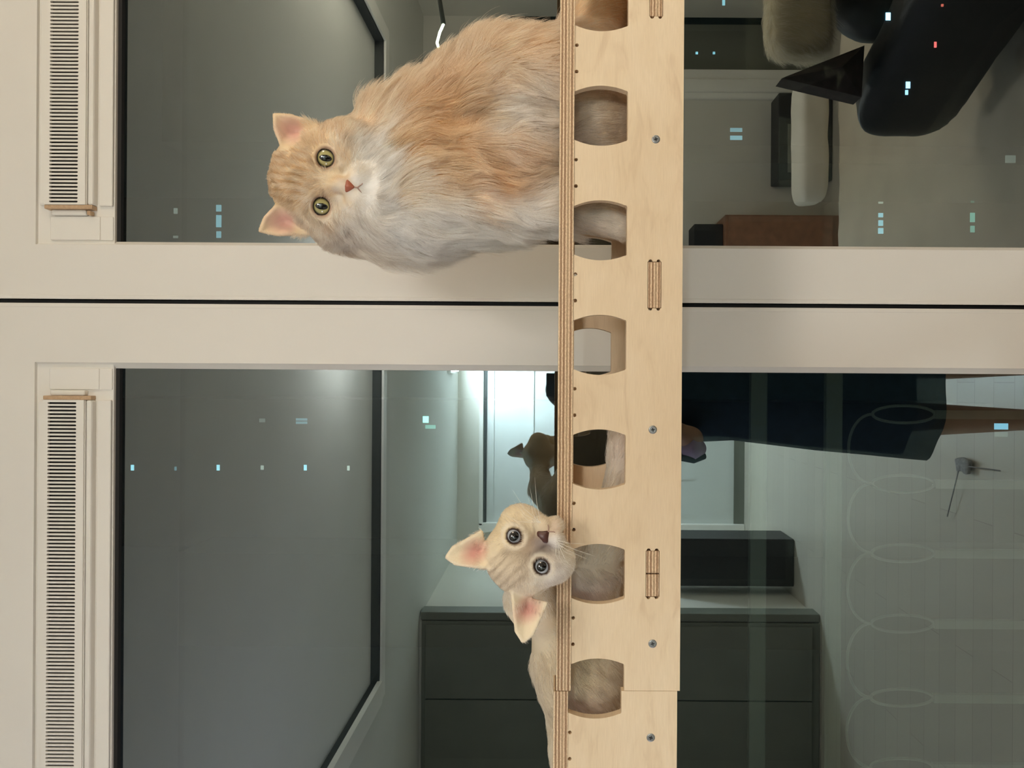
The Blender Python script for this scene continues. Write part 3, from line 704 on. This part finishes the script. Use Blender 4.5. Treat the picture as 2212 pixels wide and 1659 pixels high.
def make_cat(name, label, prims, head, bbox, h, col, fur_n, fur_len, flow, eye_m, seed, radius=1.0, bounds=None):
    def body(p):
        d = None
        for a, b, ra, rb in prims:
            c = cone(p, a, b, ra, rb); d = c if d is None else smin(d, c, .022)
        return d
    def f(p): return smin(body(p), head.sdf(p), .012)
    Vv, Q = surface_nets(f, bbox[0], bbox[1], h)
    for _ in range(2): Vv = Vv - grad(f, Vv) * f(Vv)[:, None] * .7
    if bounds: Vv[:, 2] = np.maximum(Vv[:, 2], bounds)
    me = bpy.data.meshes.new('body'); me.from_pydata(Vv.tolist(), [], Q.tolist()); me.update()
    bm = bmesh.new(); bm.from_mesh(me)                          # keep only the one outer shell
    seen = set(); best = []
    for v in bm.verts:
        if v in seen: continue
        st = [v]; seen.add(v); comp = []
        while st:
            x = st.pop(); comp.append(x)
            for e in x.link_edges:
                y = e.other_vert(x)
                if y not in seen: seen.add(y); st.append(y)
        if len(comp) > len(best): best = comp
    keep = set(best); bmesh.ops.delete(bm, geom=[v for v in bm.verts if v not in keep], context='VERTS')
    bmesh.ops.recalc_face_normals(bm, faces=bm.faces); bm.to_mesh(me); bm.free()
    n = len(me.vertices); co = np.empty(n * 3); me.vertices.foreach_get('co', co); co = co.reshape(-1, 3)
    ca = me.color_attributes.new('col', 'FLOAT_COLOR', 'POINT')
    c4 = np.ones((n, 4)); c4[:, :3] = (col(co) ** 1.15) * .92; ca.data.foreach_set('color', c4.ravel().astype(np.float32))
    base = empty(name, tuple(prims[-1][0] * np.array([1, 1, 0]) + np.array([0, 0, SL1 + .003])), label=label, cat='cat')
    body_o = link('body', me, M['furbase'], base, True)
    fur_on(me, co, base, fur_n, fur_len, flow, col, seed, radius, head.o)
    # ---- face
    Rm = Matrix([list(row) for row in head.R]).to_4x4()
    for sgn in (-1, 1):
        c = head.w(sgn * 19, 0, -9.3); e = bpy.data.meshes.new('eye'); bm = bmesh.new(); bmesh.ops.create_uvsphere(bm, u_segments=40, v_segments=24, radius=9.6 * head.sc * (.4 + .6 * head.eye))
        bm.to_mesh(e); bm.free(); eo = link('eye', e, eye_m, None, True); eo.matrix_world = Matrix.Translation(Vector(c)) @ Rm
        eo.parent = base; eo.matrix_parent_inverse = world_of(base).inverted()
        pts = []
        for i in range(29):
            a = 2 * math.pi * i / 28; xx, yy = 7.7 * head.eye * math.cos(a), 6.7 * head.eye * math.sin(a) - (.6 if math.cos(a) * sgn < -.7 else 0)
            rr_ = 9.6 * (.4 + .6 * head.eye); zz = -9.3 + math.sqrt(max(rr_ ** 2 - xx * xx - yy * yy, 0)) + .3; pts.append(head.w(sgn * 19 + xx, yy, zz))
        MB().tube(pts, .50 * head.sc, 8, False).build('eyelid', M['lid'], base, True)
    nb = bpy.data.meshes.new('nose'); bm = bmesh.new(); bmesh.ops.create_uvsphere(bm, u_segments=24, v_segments=16, radius=1)
    for v in bm.verts:
        x_, y_, z_ = v.co; nk = 1.0 if head.nose == 'nose' else 1.35; wd_ = 6.0 * nk * (0.42 + 0.58 * min(1, max(0, (y_ + .75) / 1.3)));
        v.co = Vector(head.w(x_ * wd_, -19.8 + y_ * 4.3 * nk - (nk - 1) * 3, 8.6 + z_ * 2.6 - abs(x_) * .8))
    bm.to_mesh(nb); bm.free(); link('nose', nb, M[head.nose], base, True)
    for sgn in (-1, 1):
        MB().tube([head.w(0, -23.5, 9.9), head.w(0, -26, 9.6), head.w(sgn * 3.5, -29.5, 9.4), head.w(sgn * 8, -30.5, 7.6)], [.5 * head.sc, .55 * head.sc, .5 * head.sc, .2 * head.sc], 6).build('mouth_line', M['mouth'], base, True)
        for i in range(7):
            a0 = head.w(sgn * (7 + i % 3 * 2), -24 - (i // 3) * 3, 9); ln = 34 + 9 * math.sin(i * 2.1 + sgn)
            an = math.radians(-30 + i * 11); p1 = head.w(sgn * (9 + ln * .5 * math.cos(an)), -25 + ln * .5 * math.sin(an) * 1.1, 14); p2 = head.w(sgn * (9 + ln * math.cos(an)), -25 + ln * math.sin(an) - 5, 10)
            MB().tube([a0, a0 * .4 + p1 * .6, p1, p1 * .45 + p2 * .55, p2], [.00016, .00016, .00013, .0001, .00004], 5).build('whisker', M['whisker'], base)
    return base
def fur_mat(name, strand=False):
    m = MT(name); a = m.add('ShaderNodeAttribute'); a.attribute_name = 'col'
    if not strand:
        m.l(a.outputs['Color'], m.b.inputs['Base Color']); m.b.inputs['Roughness'].default_value = .75; m.b.inputs['Specular IOR Level'].default_value = .15
        return m.m
    m.n.remove(m.b)
    d = m.add('ShaderNodeBsdfDiffuse'); t = m.add('ShaderNodeBsdfTranslucent'); m.l(a.outputs['Color'], d.inputs[0]); m.l(a.outputs['Color'], t.inputs[0])
    mx = m.add('ShaderNodeMixShader'); mx.inputs[0].default_value = .5; m.l(d.outputs[0], mx.inputs[1]); m.l(t.outputs[0], mx.inputs[2])
    gl = m.add('ShaderNodeBsdfGlossy'); gl.inputs['Roughness'].default_value = .45; m2 = m.add('ShaderNodeMixShader'); m2.inputs[0].default_value = .015
    m.l(mx.outputs[0], m2.inputs[1]); m.l(gl.outputs[0], m2.inputs[2]); m.l(m2.outputs[0], m.out.inputs[0]); return m.m
def eye_mat(name, iris0, iris1, px, py, rim=7.6):
    m = MT(name); tc = m.add('ShaderNodeTexCoord')
    def radius(sx, sy):
        mp = m.add('ShaderNodeMapping'); mp.inputs['Scale'].default_value = (sx, sy, 0); m.l(tc.outputs['Object'], mp.inputs[0])
        ln = m.add('ShaderNodeVectorMath', operation='LENGTH'); m.l(mp.outputs[0], ln.inputs[0]); return ln.outputs['Value']
    iris = m.ramp(radius(100, 100), [(0.0, iris1), (.35, iris0), (.68, iris0), (.80, tuple(c * .3 for c in iris0)), (.88, (.01, .008, .006))])
    pu = m.add('ShaderNodeMath', operation='LESS_THAN'); m.l(radius(px, py), pu.inputs[0]); pu.inputs[1].default_value = 1.0
    mx = m.add('ShaderNodeMix', data_type='RGBA'); m.l(pu.outputs[0], mx.inputs[0]); m.l(iris, mx.inputs[6]); mx.inputs[7].default_value = (.004, .004, .004, 1)
    m.l(mx.outputs[2], m.b.inputs['Base Color']); m.b.inputs['Roughness'].default_value = .12; m.b.inputs['Coat Weight'].default_value = .8; m.b.inputs['Coat Roughness'].default_value = .03
    return m.m
M['furbase'] = fur_mat('fur_skin'); M['fur'] = fur_mat('fur_strands', True)
M['lid'] = mat('dark_eyelid', (.035, .02, .014), .4); M['nose'] = mat('pink_brown_nose', (.36, .10, .055), .45, .1, 400)
M['mouth'] = mat('mouth_line', (.42, .27, .22), .6); M['nose_dark'] = mat('dark_brown_nose', (.065, .02, .014), .4, .1, 400); M['whisker'] = mat('white_whisker', (.85, .82, .76), .35)
def paint(base, spots, warp=.010, seed=3):
    def col(p):
        q = p + np.stack([sines(p, 22, seed + i) for i in range(3)], 1) * warp + np.stack([sines(p, 70, seed + 9 + i) for i in range(3)], 1) * warp * .35
        c = np.tile(np.array(base, float), (len(p), 1))
        for sp_ in spots:
            ctr, rr, cc, st = sp_[:4]; w = st * np.exp(-(np.linalg.norm((q - ctr), axis=1) / rr) ** 2.4)
            c = c * (1 - w[:, None]) + np.array(cc) * w[:, None]
        return c
    return col
# ---------------- orange and white long-haired cat
kb = .85 / F
def pr(a, ra, b, rb): return (pp(*a), pp(*b), ra * a[2] / F, rb * b[2] / F)
ears_o = (((-22, 33), (-43, 10), (-46, 46)), ((22, 33), (44, 9), (46, 41)))
hd_o = Head(pp(699, 394, .792), (1, 0, -.076), 1.33, ears_o, 0, 1.22)
prims_o = [pr((770, 335, .85), 68, (860, 340, .85), 88), pr((745, 455, .855), 82, (880, 455, .845), 96), pr((790, 400, .86), 92, (940, 425, .845), 108), pr((940, 428, .845), 108, (1090, 420, .84), 92),
           pr((930, 325, .835), 78, (1110, 350, .83), 74), pr((860, 290, .875), 88, (1080, 220, .865), 122), pr((1080, 215, .865), 124, (1255, 190, .86), 118),
           pr((1160, 205, .835), 86, (1285, 245, .835), 84), pr((1150, 330, .855), 105, (1280, 300, .855), 92),
           pr((1100, 440, .825), 62, (1290, 452, .82), 44), pr((1290, 452, .82), 44, (1345, 490, .81), 30), pr((1120, 370, .84), 52, (1335, 385, .835), 38),
           pr((1270, 90, .885), 62, (1335, -90, .885), 48)]
WHT, CRM, ORG, DOR, TAN = (.93, .905, .88), (.91, .78, .58), (.86, .62, .34), (.74, .43, .17), (.88, .68, .46)
HO = lambda a, b, c: hd_o.w(a, b, c)
spots_o = [(pp(880, 470, .79), .085, WHT, 1), (pp(1040, 490, .79), .09, WHT, 1), (pp(1150, 500, .80), .06, WHT, .9), (pp(830, 320, .79), .035, WHT, .85), (pp(1010, 430, .76), .06, WHT, .9),
           (pp(960, 300, .79), .060, ORG, 1), (pp(890, 330, .80), .035, (.80, .58, .33), .9), (pp(1060, 330, .79), .050, (.77, .52, .28), .9), (pp(1085, 385, .78), .026, DOR, .9), (pp(940, 245, .82), .030, DOR, .85), (pp(1000, 255, .82), .026, DOR, .7), (pp(1030, 250, .82), .02, ORG, .8),
           (pp(1110, 275, .80), .034, WHT, .8), (pp(1180, 240, .79), .052, (.82, .75, .68), .95), (pp(1290, 260, .8), .06, (.74, .65, .54), .9), (pp(1180, 370, .79), .022, (.66, .48, .28), .8), (pp(1120, 130, .82), .022, DOR, .7), (pp(1060, 180, .82), .03, (.80, .66, .50), .55), (pp(950, 200, .83), .028, (.80, .64, .46), .6),
           (pp(1310, 225, .79), .022, (.50, .34, .18), .6), (pp(1320, 280, .79), .016, (.50, .34, .18), .6), (pp(1300, 480, .79), .05, (.72, .66, .58), .9), (pp(1200, 160, .83), .04, TAN, .5),
           (HO(0, 20, -20), .056, CRM, 1), (HO(0, 35, -15), .040, (.74, .54, .32), .75), (HO(-30, -5, -12), .030, (.80, .70, .58), .8), (HO(-28, -28, -8), .034, (.80, .72, .65), .9), (HO(26, -34, -6), .024, WHT, .9), (HO(30, 5, -10), .024, (.80, .62, .40), .9),
           (HO(0, -27, 6), .022, (.86, .80, .72), 1), (HO(0, -38, 0), .026, WHT, 1), (HO(0, -8, 4), .011, (.76, .56, .34), .9), (HO(-2, -14, 8), .009, (.74, .60, .50), .8), (HO(29, -9, -2), .009, (.76, .52, .26), .7), (HO(-29, -10, -2), .009, (.74, .50, .26), .6), (HO(16, -9, 3), .008, (.85, .78, .68), .8), (HO(-12, 8, 2), .010, (.85, .78, .70), .6)]
col_o_base = paint(TAN, spots_o, .012)
def ear_pink(head, q, c, tone):
    """bare pink inside of the ears"""
    for m, (bi, bo, tp) in zip((-1, 1), head.ears):
        ctr = np.array([(bi[0] + bo[0]) * .36 + tp[0] * .28, (bi[1] + bo[1]) * .36 + tp[1] * .28]); d = np.linalg.norm((q[:, :2] - ctr) / np.array([10, 13]), axis=1)
        w = np.clip(1.35 - d, 0, 1) * (q[:, 2] > -31) * (q[:, 1] > 17) * np.clip((q[:, 1] - 17) / 6, 0, 1); c = c * (1 - w[:, None]) + np.array(tone) * w[:, None]
    return c
def in_eye(q, gx=8.6, gy=7.6):
    return np.minimum(np.hypot((q[:, 0] - 19) / gx, q[:, 1] / gy), np.hypot((q[:, 0] + 19) / gx, q[:, 1] / gy)) + (q[:, 2] < -22) * 9
def col_o(p):
    c = col_o_base(p); q = hd_o.loc(p)
    fh = np.clip((q[:, 1] - 2) / 12, 0, 1) * np.clip((26 - np.abs(q[:, 0])) / 8, 0, 1) * (q[:, 2] > -45) * (q[:, 1] < 60)
    st = np.sin(q[:, 0] * 1.05 + .8 * np.sin(q[:, 1] * .19) + sines(p, 30, 5) * .9); w = np.clip(st, 0, 1) * fh * .9
    c = c * (1 - w[:, None]) + np.array([.66, .43, .21]) * w[:, None]
    c = ear_pink(hd_o, q, c, (.80, .52, .44)); e = in_eye(q); w = np.clip(1.22 - e, 0, .22) / .22 * .8
    c = c * (1 - w[:, None]) + np.array([.50, .33, .24]) * w[:, None]
    # fine darker streaks in the coat
    return c * (1 - .10 * np.clip(sines(p * np.array([1, 1, .35]), 120, 21), 0, 1))[:, None]
def face_len(head, p, base, face):
    q = head.loc(p); rr = np.linalg.norm(q - np.array([0, 5, -20]), axis=1); w = np.clip((rr - 46) / 22, 0, 1)
    L = face * (1 - w) + base * w
    muz = np.linalg.norm((q - np.array([0, -20, 8])) / np.array([1, 1, 1.2]), axis=1)
    L = np.where(muz < 20, np.minimum(L, .0022 + .00034 * np.maximum(muz - 4, 0)), L)
    nose = (np.hypot(q[:, 0] / 6.5, (q[:, 1] + 19.8) / 4.8) < 1) & (q[:, 2] > 3)
    L = np.where((in_eye(q) < 1.0) | nose, 0, L)
    L = np.where(in_eye(q) < 1.18, np.minimum(L, .0024), L)
    for m, (bi, bo, tp) in zip((-1, 1), head.ears):
        near = (np.abs(q[:, 0]) > 18) & (q[:, 1] > max(bo[1], 18)) & (np.linalg.norm(q[:, :2] - np.array(tp), axis=1) < 30)
        ctr = np.array([(bi[0] + bo[0]) * .36 + tp[0] * .28, (bi[1] + bo[1]) * .36 + tp[1] * .28]); inn = np.linalg.norm((q[:, :2] - ctr) / np.array([9, 12]), axis=1) < .85
        L = np.where(near, np.where(inn & (q[:, 2] > -31), .0022, .0036), L)
    return L
def head_flow(head, p, N, body, lift_b, lift_h):
    q = head.loc(p); away = q - np.array([0, -16, 12]); away[:, 2] *= .6; away = away / np.maximum(np.linalg.norm(away, axis=1, keepdims=True), 1e-6) @ head.R.T
    w = np.clip(1.0 - (np.linalg.norm(q - np.array([0, 5, -20]), axis=1) - 52) / 16, 0, 1)
    return body * (1 - w[:, None]) + away * w[:, None], lift_b * (1 - w) + lift_h * w
def len_o(p, N):
    L = .036 + .007 * sines(p, 25, 31); L = np.where(p[:, 2] < ZR1 + .004, .012, L)
    L = np.where(p[:, 1] < .80, L * .85, L)
    q = hd_o.loc(p); ruff = np.clip((-q[:, 1] - 22) / 14, 0, 1) * (q[:, 1] > -75); L = L + .004 * ruff
    return face_len(hd_o, p, L, .013)
def flow_o(p, N):
    b = np.tile(np.array([-.10, -.05, -1.0]), (len(p), 1)); up = np.clip((N[:, 2] - .1) / .5, 0, 1)[:, None]; b = b * (1 - up) + np.array([.95, 0, -.25]) * up
    b += np.clip(N[:, 0] - .2, 0, 1)[:, None] * np.array([.5, 0, .35])
    return head_flow(hd_o, p, N, b, np.where(p[:, 2] < ZR1, .25, .62), .42)
EYE_O = eye_mat('green_gold_eye', (.42, .38, .16), (.26, .24, .08), 290, 155)
make_cat('cat', 'long-haired orange and white cat sitting in the walkway, head against the upper pane', prims_o, hd_o, (pp(1400, 590, .74) * np.array([1, 0, 1]) + np.array([0, .70, 0]), pp(555, -110, .97) * np.array([1, 1, 1])), .0021,
         col_o, 120000, len_o, flow_o, EYE_O, 101, 1.0, SL1 + .002)
# ---------------- cream short-haired cat leaning over the rail
ears_c = (((-17, 36), (-47, 20), (-57, 59)), ((14, 37), (44, 20), (49, 60)))
hd_c = Head(pp(1140, 1191, .690), (.735, 0, .68), 1.0, ears_c, 0, 1.05, .90, 'nose_dark')
prims_c = [pr((1130, 1245, .745), 44, (1150, 1300, .80), 48), pr((1150, 1300, .80), 48, (1225, 1335, .85), 78), pr((1262, 1290, .85), 88, (1258, 1430, .85), 100), pr((1258, 1430, .85), 100, (1288, 1640, .85), 88), pr((1288, 1640, .85), 88, (1320, 1790, .85), 62),
           pr((1265, 1235, .835), 70, (1262, 1290, .85), 88), pr((1290, 1215, .82), 52, (1340, 1075, .82), 31), pr((1340, 1075, .82), 31, (1343, 950, .825), 29), pr((1290, 1240, .88), 50, (1350, 1120, .885), 26), pr((1300, 1600, .83), 70, (1345, 1560, .83), 34)]
CB, CP, GB = (.88, .77, .60), (.86, .80, .74), (.22, .16, .12)
HC = lambda a, b, c: hd_c.w(a, b, c)
spots_c = [(pp(1240, 1230, .80), .05, (.84, .78, .70), .9), (pp(1340, 960, .80), .05, (.82, .72, .64), .9), (pp(1300, 1500, .8), .07, (.66, .54, .38), .7), (pp(1200, 1520, .8), .05, (.78, .68, .53), .8), (pp(1300, 1270, .79), .02, (.62, .50, .38), .6),
           (HC(24, 0, -12), .024, (.80, .68, .46), .9), (HC(0, 26, -10), .022, (.76, .64, .50), .8), (HC(-26, -5, -10), .026, (.76, .70, .66), .9), (HC(0, -14, 8), .0150, GB, 1), (HC(-1, -8, 5), .0145, (.26, .20, .155), .9), (HC(-5, -16, 6), .009, (.30, .24, .20), .8), (HC(-2, -5, 0), .0115, (.42, .32, .25), .9), (HC(-4, -12, 5), .010, (.36, .29, .26), .85), (HC(0, 5, -4), .013, (.50, .40, .30), .85), (HC(-3, 20, -8), .012, (.60, .50, .40), .6),
           (HC(14, -18, 6), .008, (.80, .70, .54), .8), (HC(-9, -27, 9), .010, (.80, .75, .72), .95), (HC(8, -28, 9), .008, (.80, .66, .50), .9), (HC(-22, -11, 0), .008, (.56, .48, .42), .7), (HC(23, -11, -1), .008, (.52, .40, .26), .7), (HC(10, 14, -4), .006, (.42, .34, .26), .6), (HC(-10, 15, -4), .006, (.42, .34, .28), .6), (HC(2, -36, 3), .008, (.80, .62, .54), .6)]
col_c_base = paint(CB, spots_c, .004, 43)
def col_c(p):
    c = col_c_base(p); q = hd_c.loc(p); e = in_eye(q); w = np.clip((1.75 - e) / .35, 0, 1) * (e > 1.18); c = c * (1 - .75 * w[:, None]) + np.array([.86, .78, .66]) * .75 * w[:, None]
    e = e / hd_c.eye; w = np.clip((1.16 - e) / .10, 0, 1); c = c * (1 - w[:, None]) + np.array([.10, .06, .045]) * w[:, None]
    fh = np.clip((q[:, 1] - 8) / 8, 0, 1) * np.clip((20 - np.abs(q[:, 0])) / 6, 0, 1) * (q[:, 2] > -34); st = np.clip(np.sin(q[:, 0] * .85 + sines(p, 40, 6)), 0, 1) * fh * .55
    c = c * (1 - st[:, None]) + np.array([.45, .35, .25]) * st[:, None]
    return ear_pink(hd_c, q, c, (.72, .42, .36))
def len_c(p, N):
    L = .011 + .002 * sines(p, 30, 77) + .006 * np.clip(N[:, 2], 0, 1); return face_len(hd_c, p, L, .0065)
def flow_c(p, N):
    b = np.tile(np.array([-.75, -.05, -.55]), (len(p), 1)); leg = (p[:, 0] > -.20)[:, None]; b = np.where(leg, np.array([.8, 0, -.2]), b)
    return head_flow(hd_c, p, N, b, np.full(len(p), .40), .36)
EYE_C = eye_mat('grey_blue_eye', (.36, .38, .42), (.16, .10, .07), 230, 205)
make_cat('cat', 'short-haired cream cat leaning its tilted head over the plywood rail', prims_c, hd_c, (pp(1400, 1840, .93) * np.array([1, 0, 1]) + np.array([0, .66, 0]), pp(940, 900, .97)), .0019,
         col_c, 95000, len_c, flow_c, EYE_C, 202, .8, SL1 + .002)
# ================================================================== the person taking the photograph, seen in the glass
px = -.035
pz = empty('person', (px, -.28, 0), label='person in a long navy dress raising a phone, reflected in the left pane', cat='person')
def cn(a, b, ra, rb): return (np.array(a), np.array(b), ra, rb)
def arm(sg, elbow, wrist, tips, palm):
    sh = (px + sg * .175, -.28, 1.485); L = [cn(sh, elbow, .048, .039), cn(elbow, wrist, .038, .026), cn(wrist, palm, .027, .034)]
    for t_, r_ in tips:
        k_ = np.array(palm) * .45 + np.array(t_[0]) * .55
        L += [cn(palm, t_[0], .012, r_), cn(t_[0], t_[1], r_, r_ * .85)]
    return L
bodyp = [cn((px, -.28, 1.50), (px, -.28, 1.62), .055, .052), cn((px - .14, -.28, 1.47), (px + .14, -.28, 1.47), .062, .062), cn((px, -.28, 1.42), (px, -.28, 1.10), .125, .115),
         cn((px - .05, -.28, 1.0), (px + .05, -.28, 1.0), .125, .125)]
for sg in (-1, 1):
    hx = px + sg * .10
    bodyp += [cn((hx, -.28, .98), (hx, -.27, .52), .092, .058), cn((hx, -.27, .52), (hx, -.29, .10), .060, .036), cn((hx, -.29, .08), (hx, -.29, .05), .036, .038), cn((hx, -.30, .035), (hx + sg * .01, -.12, .024), .030, .022)]
# right hand holds the phone from the side, left hand steadies its lower edge
bodyp += arm(1, (px + .24, -.16, 1.27), (.075, -.075, 1.66), [(((.058, -.035, 1.74)), .0085)] and [(((.060, -.004, 1.760), (.040, .004, 1.768)), .0085), (((.062, -.002, 1.742), (.038, .006, 1.748)), .009), (((.062, -.002, 1.722), (.038, .006, 1.726)), .0088), (((.060, -.004, 1.703), (.040, .005, 1.705)), .008), (((.052, -.040, 1.73), (.030, -.022, 1.752)), .0095)], (.068, -.028, 1.715))
bodyp += arm(-1, (px - .165, -.13, 1.375), (-.075, -.055, 1.63), [(((-.055, .004, 1.725), (-.030, .010, 1.728)), .0085), (((-.055, .006, 1.705), (-.028, .012, 1.708)), .009), (((-.055, .004, 1.688), (-.030, .010, 1.690)), .0085), (((-.052, .002, 1.672), (-.032, .006, 1.673)), .0078), (((-.050, -.035, 1.70), (-.030, -.020, 1.712)), .0095)], (-.066, -.022, 1.69))
def person_sdf(p):
    d = None
    for a, b, ra, rb in bodyp:
        if ra < .014: continue
        c = cone(p, a, b, ra, rb); d = c if d is None else smin(d, c, .02)
    hc = np.array((px, -.27, 1.735))
    d = smin(d, ellip(p, hc, (.074, .094, .112)), .02)
    d = smin(d, ellip(p, hc + (0, .035, -.055), (.052, .055, .055)), .02)
    d = smin(d, cone(p, hc + np.array((0, .088, .005)), hc + np.array((0, .104, -.030)), .008, .013), .012)
    for sg in (-1, 1):
        d = smin(d, ellip(p, hc + (sg * .075, -.005, -.01), (.010, .018, .030)), .008)
        d = -smin(-d, ellip(p, hc + (sg * .031, .098, .008), (.016, .016, .010)), .008)
    d = smin(d, ellip(p, hc + (0, .088, -.062), (.022, .008, .006)), .006)
    for a, b, ra, rb in bodyp:
        if ra < .014: d = smin(d, cone(p, a, b, ra, rb), .004)
    return d
Vp, Qp = surface_nets(person_sdf, (px - .34, -.44, .004), (px + .34, .04, 1.87), .0062)
mp_ = bpy.data.meshes.new('body'); mp_.from_pydata(Vp.tolist(), [], Qp.tolist()); mp_.update(); link('body', mp_, M['skin'], pz, True)
for sg in (-1, 1):
    e = bpy.data.meshes.new('eye'); bm = bmesh.new(); bmesh.ops.create_uvsphere(bm, u_segments=20, v_segments=14, radius=.0125); bmesh.ops.translate(bm, vec=(px + sg * .031, -.27 + .079, 1.743), verts=bm.verts); bm.to_mesh(e); bm.free(); link('eye', e, M['dark'], pz, True)
def ringmesh(name, rings, m, n=48, fold=0, closed=True):
    bm = bmesh.new(); R_ = []
    for (z, cx, cy_, rx, ry) in rings:
        ww = max(0, (1.3 - z)) * fold
        R_.append([bm.verts.new((cx + (rx + ww * math.sin(a * 7 + z)) * math.cos(a), cy_ + (ry + ww * math.sin(a * 7 + z)) * math.sin(a), z)) for a in [2 * math.pi * k / n for k in range(n)]])
    for a, b in zip(R_, R_[1:]):
        for k in range(n): bm.faces.new((a[k], a[(k + 1) % n], b[(k + 1) % n], b[k]))
    me = bpy.data.meshes.new(name); bm.to_mesh(me); bm.free(); o = link(name, me, m, pz, True)
    sd = o.modifiers.new('thickness', 'SOLIDIFY'); sd.thickness = .003; return o
ringmesh('dress', [(1.565, px, -.28, .066, .064), (1.552, px, -.28, .11, .078), (1.535, px, -.28, .17, .090), (1.50, px, -.28, .205, .100), (1.44, px, -.28, .215, .118), (1.34, px, -.28, .185, .140), (1.20, px, -.28, .178, .136), (1.05, px, -.28, .195, .145), (.90, px, -.28, .212, .155), (.72, px, -.28, .226, .165), (.60, px, -.28, .236, .17), (.515, px, -.28, .242, .175)], M['navy'], fold=.010)
for sg, el in ((-1, (px - .165, -.13, 1.375)), (1, (px + .24, -.16, 1.27))):
    s0 = Vector((px + sg * .175, -.28, 1.49)); e0 = Vector(el); o = MB().tube([s0, s0.lerp(e0, .4), s0.lerp(e0, .8)], [.066, .062, .060], 24, False).build('sleeve', M['navy'], pz, True)
# hair: a cap with a fringe, longer at the back
hcap = bpy.data.meshes.new('hair'); bm = bmesh.new(); bmesh.ops.create_uvsphere(bm, u_segments=40, v_segments=28, radius=1)
for v in bm.verts:
    x_, y_, z_ = v.co; back = max(0, -y_)
    zz = z_ * .125 if z_ > 0 else z_ * (.10 + .12 * back)
    v.co = (px + x_ * .088, -.285 + y_ * .103 - (.004 if y_ < 0 else 0), 1.748 + zz)
dl = [v for v in bm.verts if v.co.y > -.235 and v.co.z < 1.785]; bmesh.ops.delete(bm, geom=dl, context='VERTS')
bm.to_mesh(hcap); bm.free(); ho = link('hair', hcap, M['hairm'], pz, True); ho.modifiers.new('t', 'SOLIDIFY').thickness = .006
# the phone, lens beside the viewpoint, screen towards the person
ph = empty('phone', (0, -.008, 1.73), label='dark phone held up by the person', cat='phone')
MB().box(-.055, .021, -.0125, -.0045, 1.722, 1.868, .002).build('phone_body', M['phone'], ph)
MB().box(-.052, .018, -.0132, -.0126, 1.726, 1.864).build('screen', M['leather'], ph)
MB().box(-.016, .016, -.0044, -.0030, 1.834, 1.866, .0006).build('camera_bump', M['phone'], ph)
po = MB().tube([(-.235, -.12, 1.40), (-.232, -.10, 1.37), (-.228, -.12, 1.34)], [.02, .036, .024], 20).build('pouch', M['lilac'], None, True, label='small lilac pouch with dark rim hanging at the person elbow', cat='bag')
MB().tube([(-.262, -.12, 1.41), (-.264, -.10, 1.37), (-.256, -.12, 1.33)], [.012, .016, .012], 14).build('pouch_rim', M['navy'], po, True)
# cream fluffy throw on the armchair and a dark cloth beside it
tp0, tp1 = V(1655, -90, 2.2), V(1775, 120, 2.2)
th = empty('fur_throw', ((tp0.x + tp1.x) / 2, .2, min(tp0.z, tp1.z)), label='cream fluffy fur throw draped over the black armchair', cat='throw')
ob_ = cushion('throw_body', min(tp0.x, tp1.x), max(tp0.x, tp1.x), .13, .25, min(tp0.z, tp1.z) - .02, max(tp0.z, tp1.z) - .01, M['furbase'], th, n=12, puff=.2)
tme = ob_.data; n_ = len(tme.vertices); tco = np.empty(n_ * 3); tme.vertices.foreach_get('co', tco); tco = tco.reshape(-1, 3)
tcol = lambda p: np.tile(np.array((.80, .72, .55)), (len(p), 1))
ca_ = tme.color_attributes.new('col', 'FLOAT_COLOR', 'POINT'); c4_ = np.ones((n_, 4)); c4_[:, :3] = tcol(tco); ca_.data.foreach_set('color', c4_.ravel().astype(np.float32))
bmt = bmesh.new(); bmt.from_mesh(tme); bmesh.ops.recalc_face_normals(bmt, faces=bmt.faces); bmt.to_mesh(tme); bmt.free(); tme.vertices.foreach_get('co', tco_ := np.empty(n_ * 3)); tco = tco_.reshape(-1, 3)
fur_on(tme, tco, th, 9000, lambda p, N: np.full(len(p), .04), lambda p, N: (np.tile(np.array([-.6, 0, -.8]), (len(p), 1)), np.full(len(p), .5)), tcol, 909, 2.2)
q1, q2, q3 = V(1682, 178, 2.16), V(1858, 108, 2.16), V(1852, 218, 2.16); bm = bmesh.new()
f1 = [bm.verts.new(q + Vector((0, -.03, 0))) for q in (q1, q2, q3)]; f2 = [bm.verts.new(q + Vector((0, .03, 0))) for q in (q1, q2, q3)]; pk = bm.verts.new((q1 + q2 + q3) / 3 + Vector((0, .075, 0)))
bm.faces.new(f1[::-1])
for i in range(3): bm.faces.new((f1[i], f1[(i + 1) % 3], f2[(i + 1) % 3], f2[i])); bm.faces.new((f2[i], f2[(i + 1) % 3], pk))
bmesh.ops.recalc_face_normals(bm, faces=bm.faces); me = bpy.data.meshes.new('folded_cloth'); bm.to_mesh(me); bm.free()
link('folded_cloth', me, M['throwdark'], None, label='dark brown cloth with a pointed corner hanging on the armchair arm', cat='cloth')
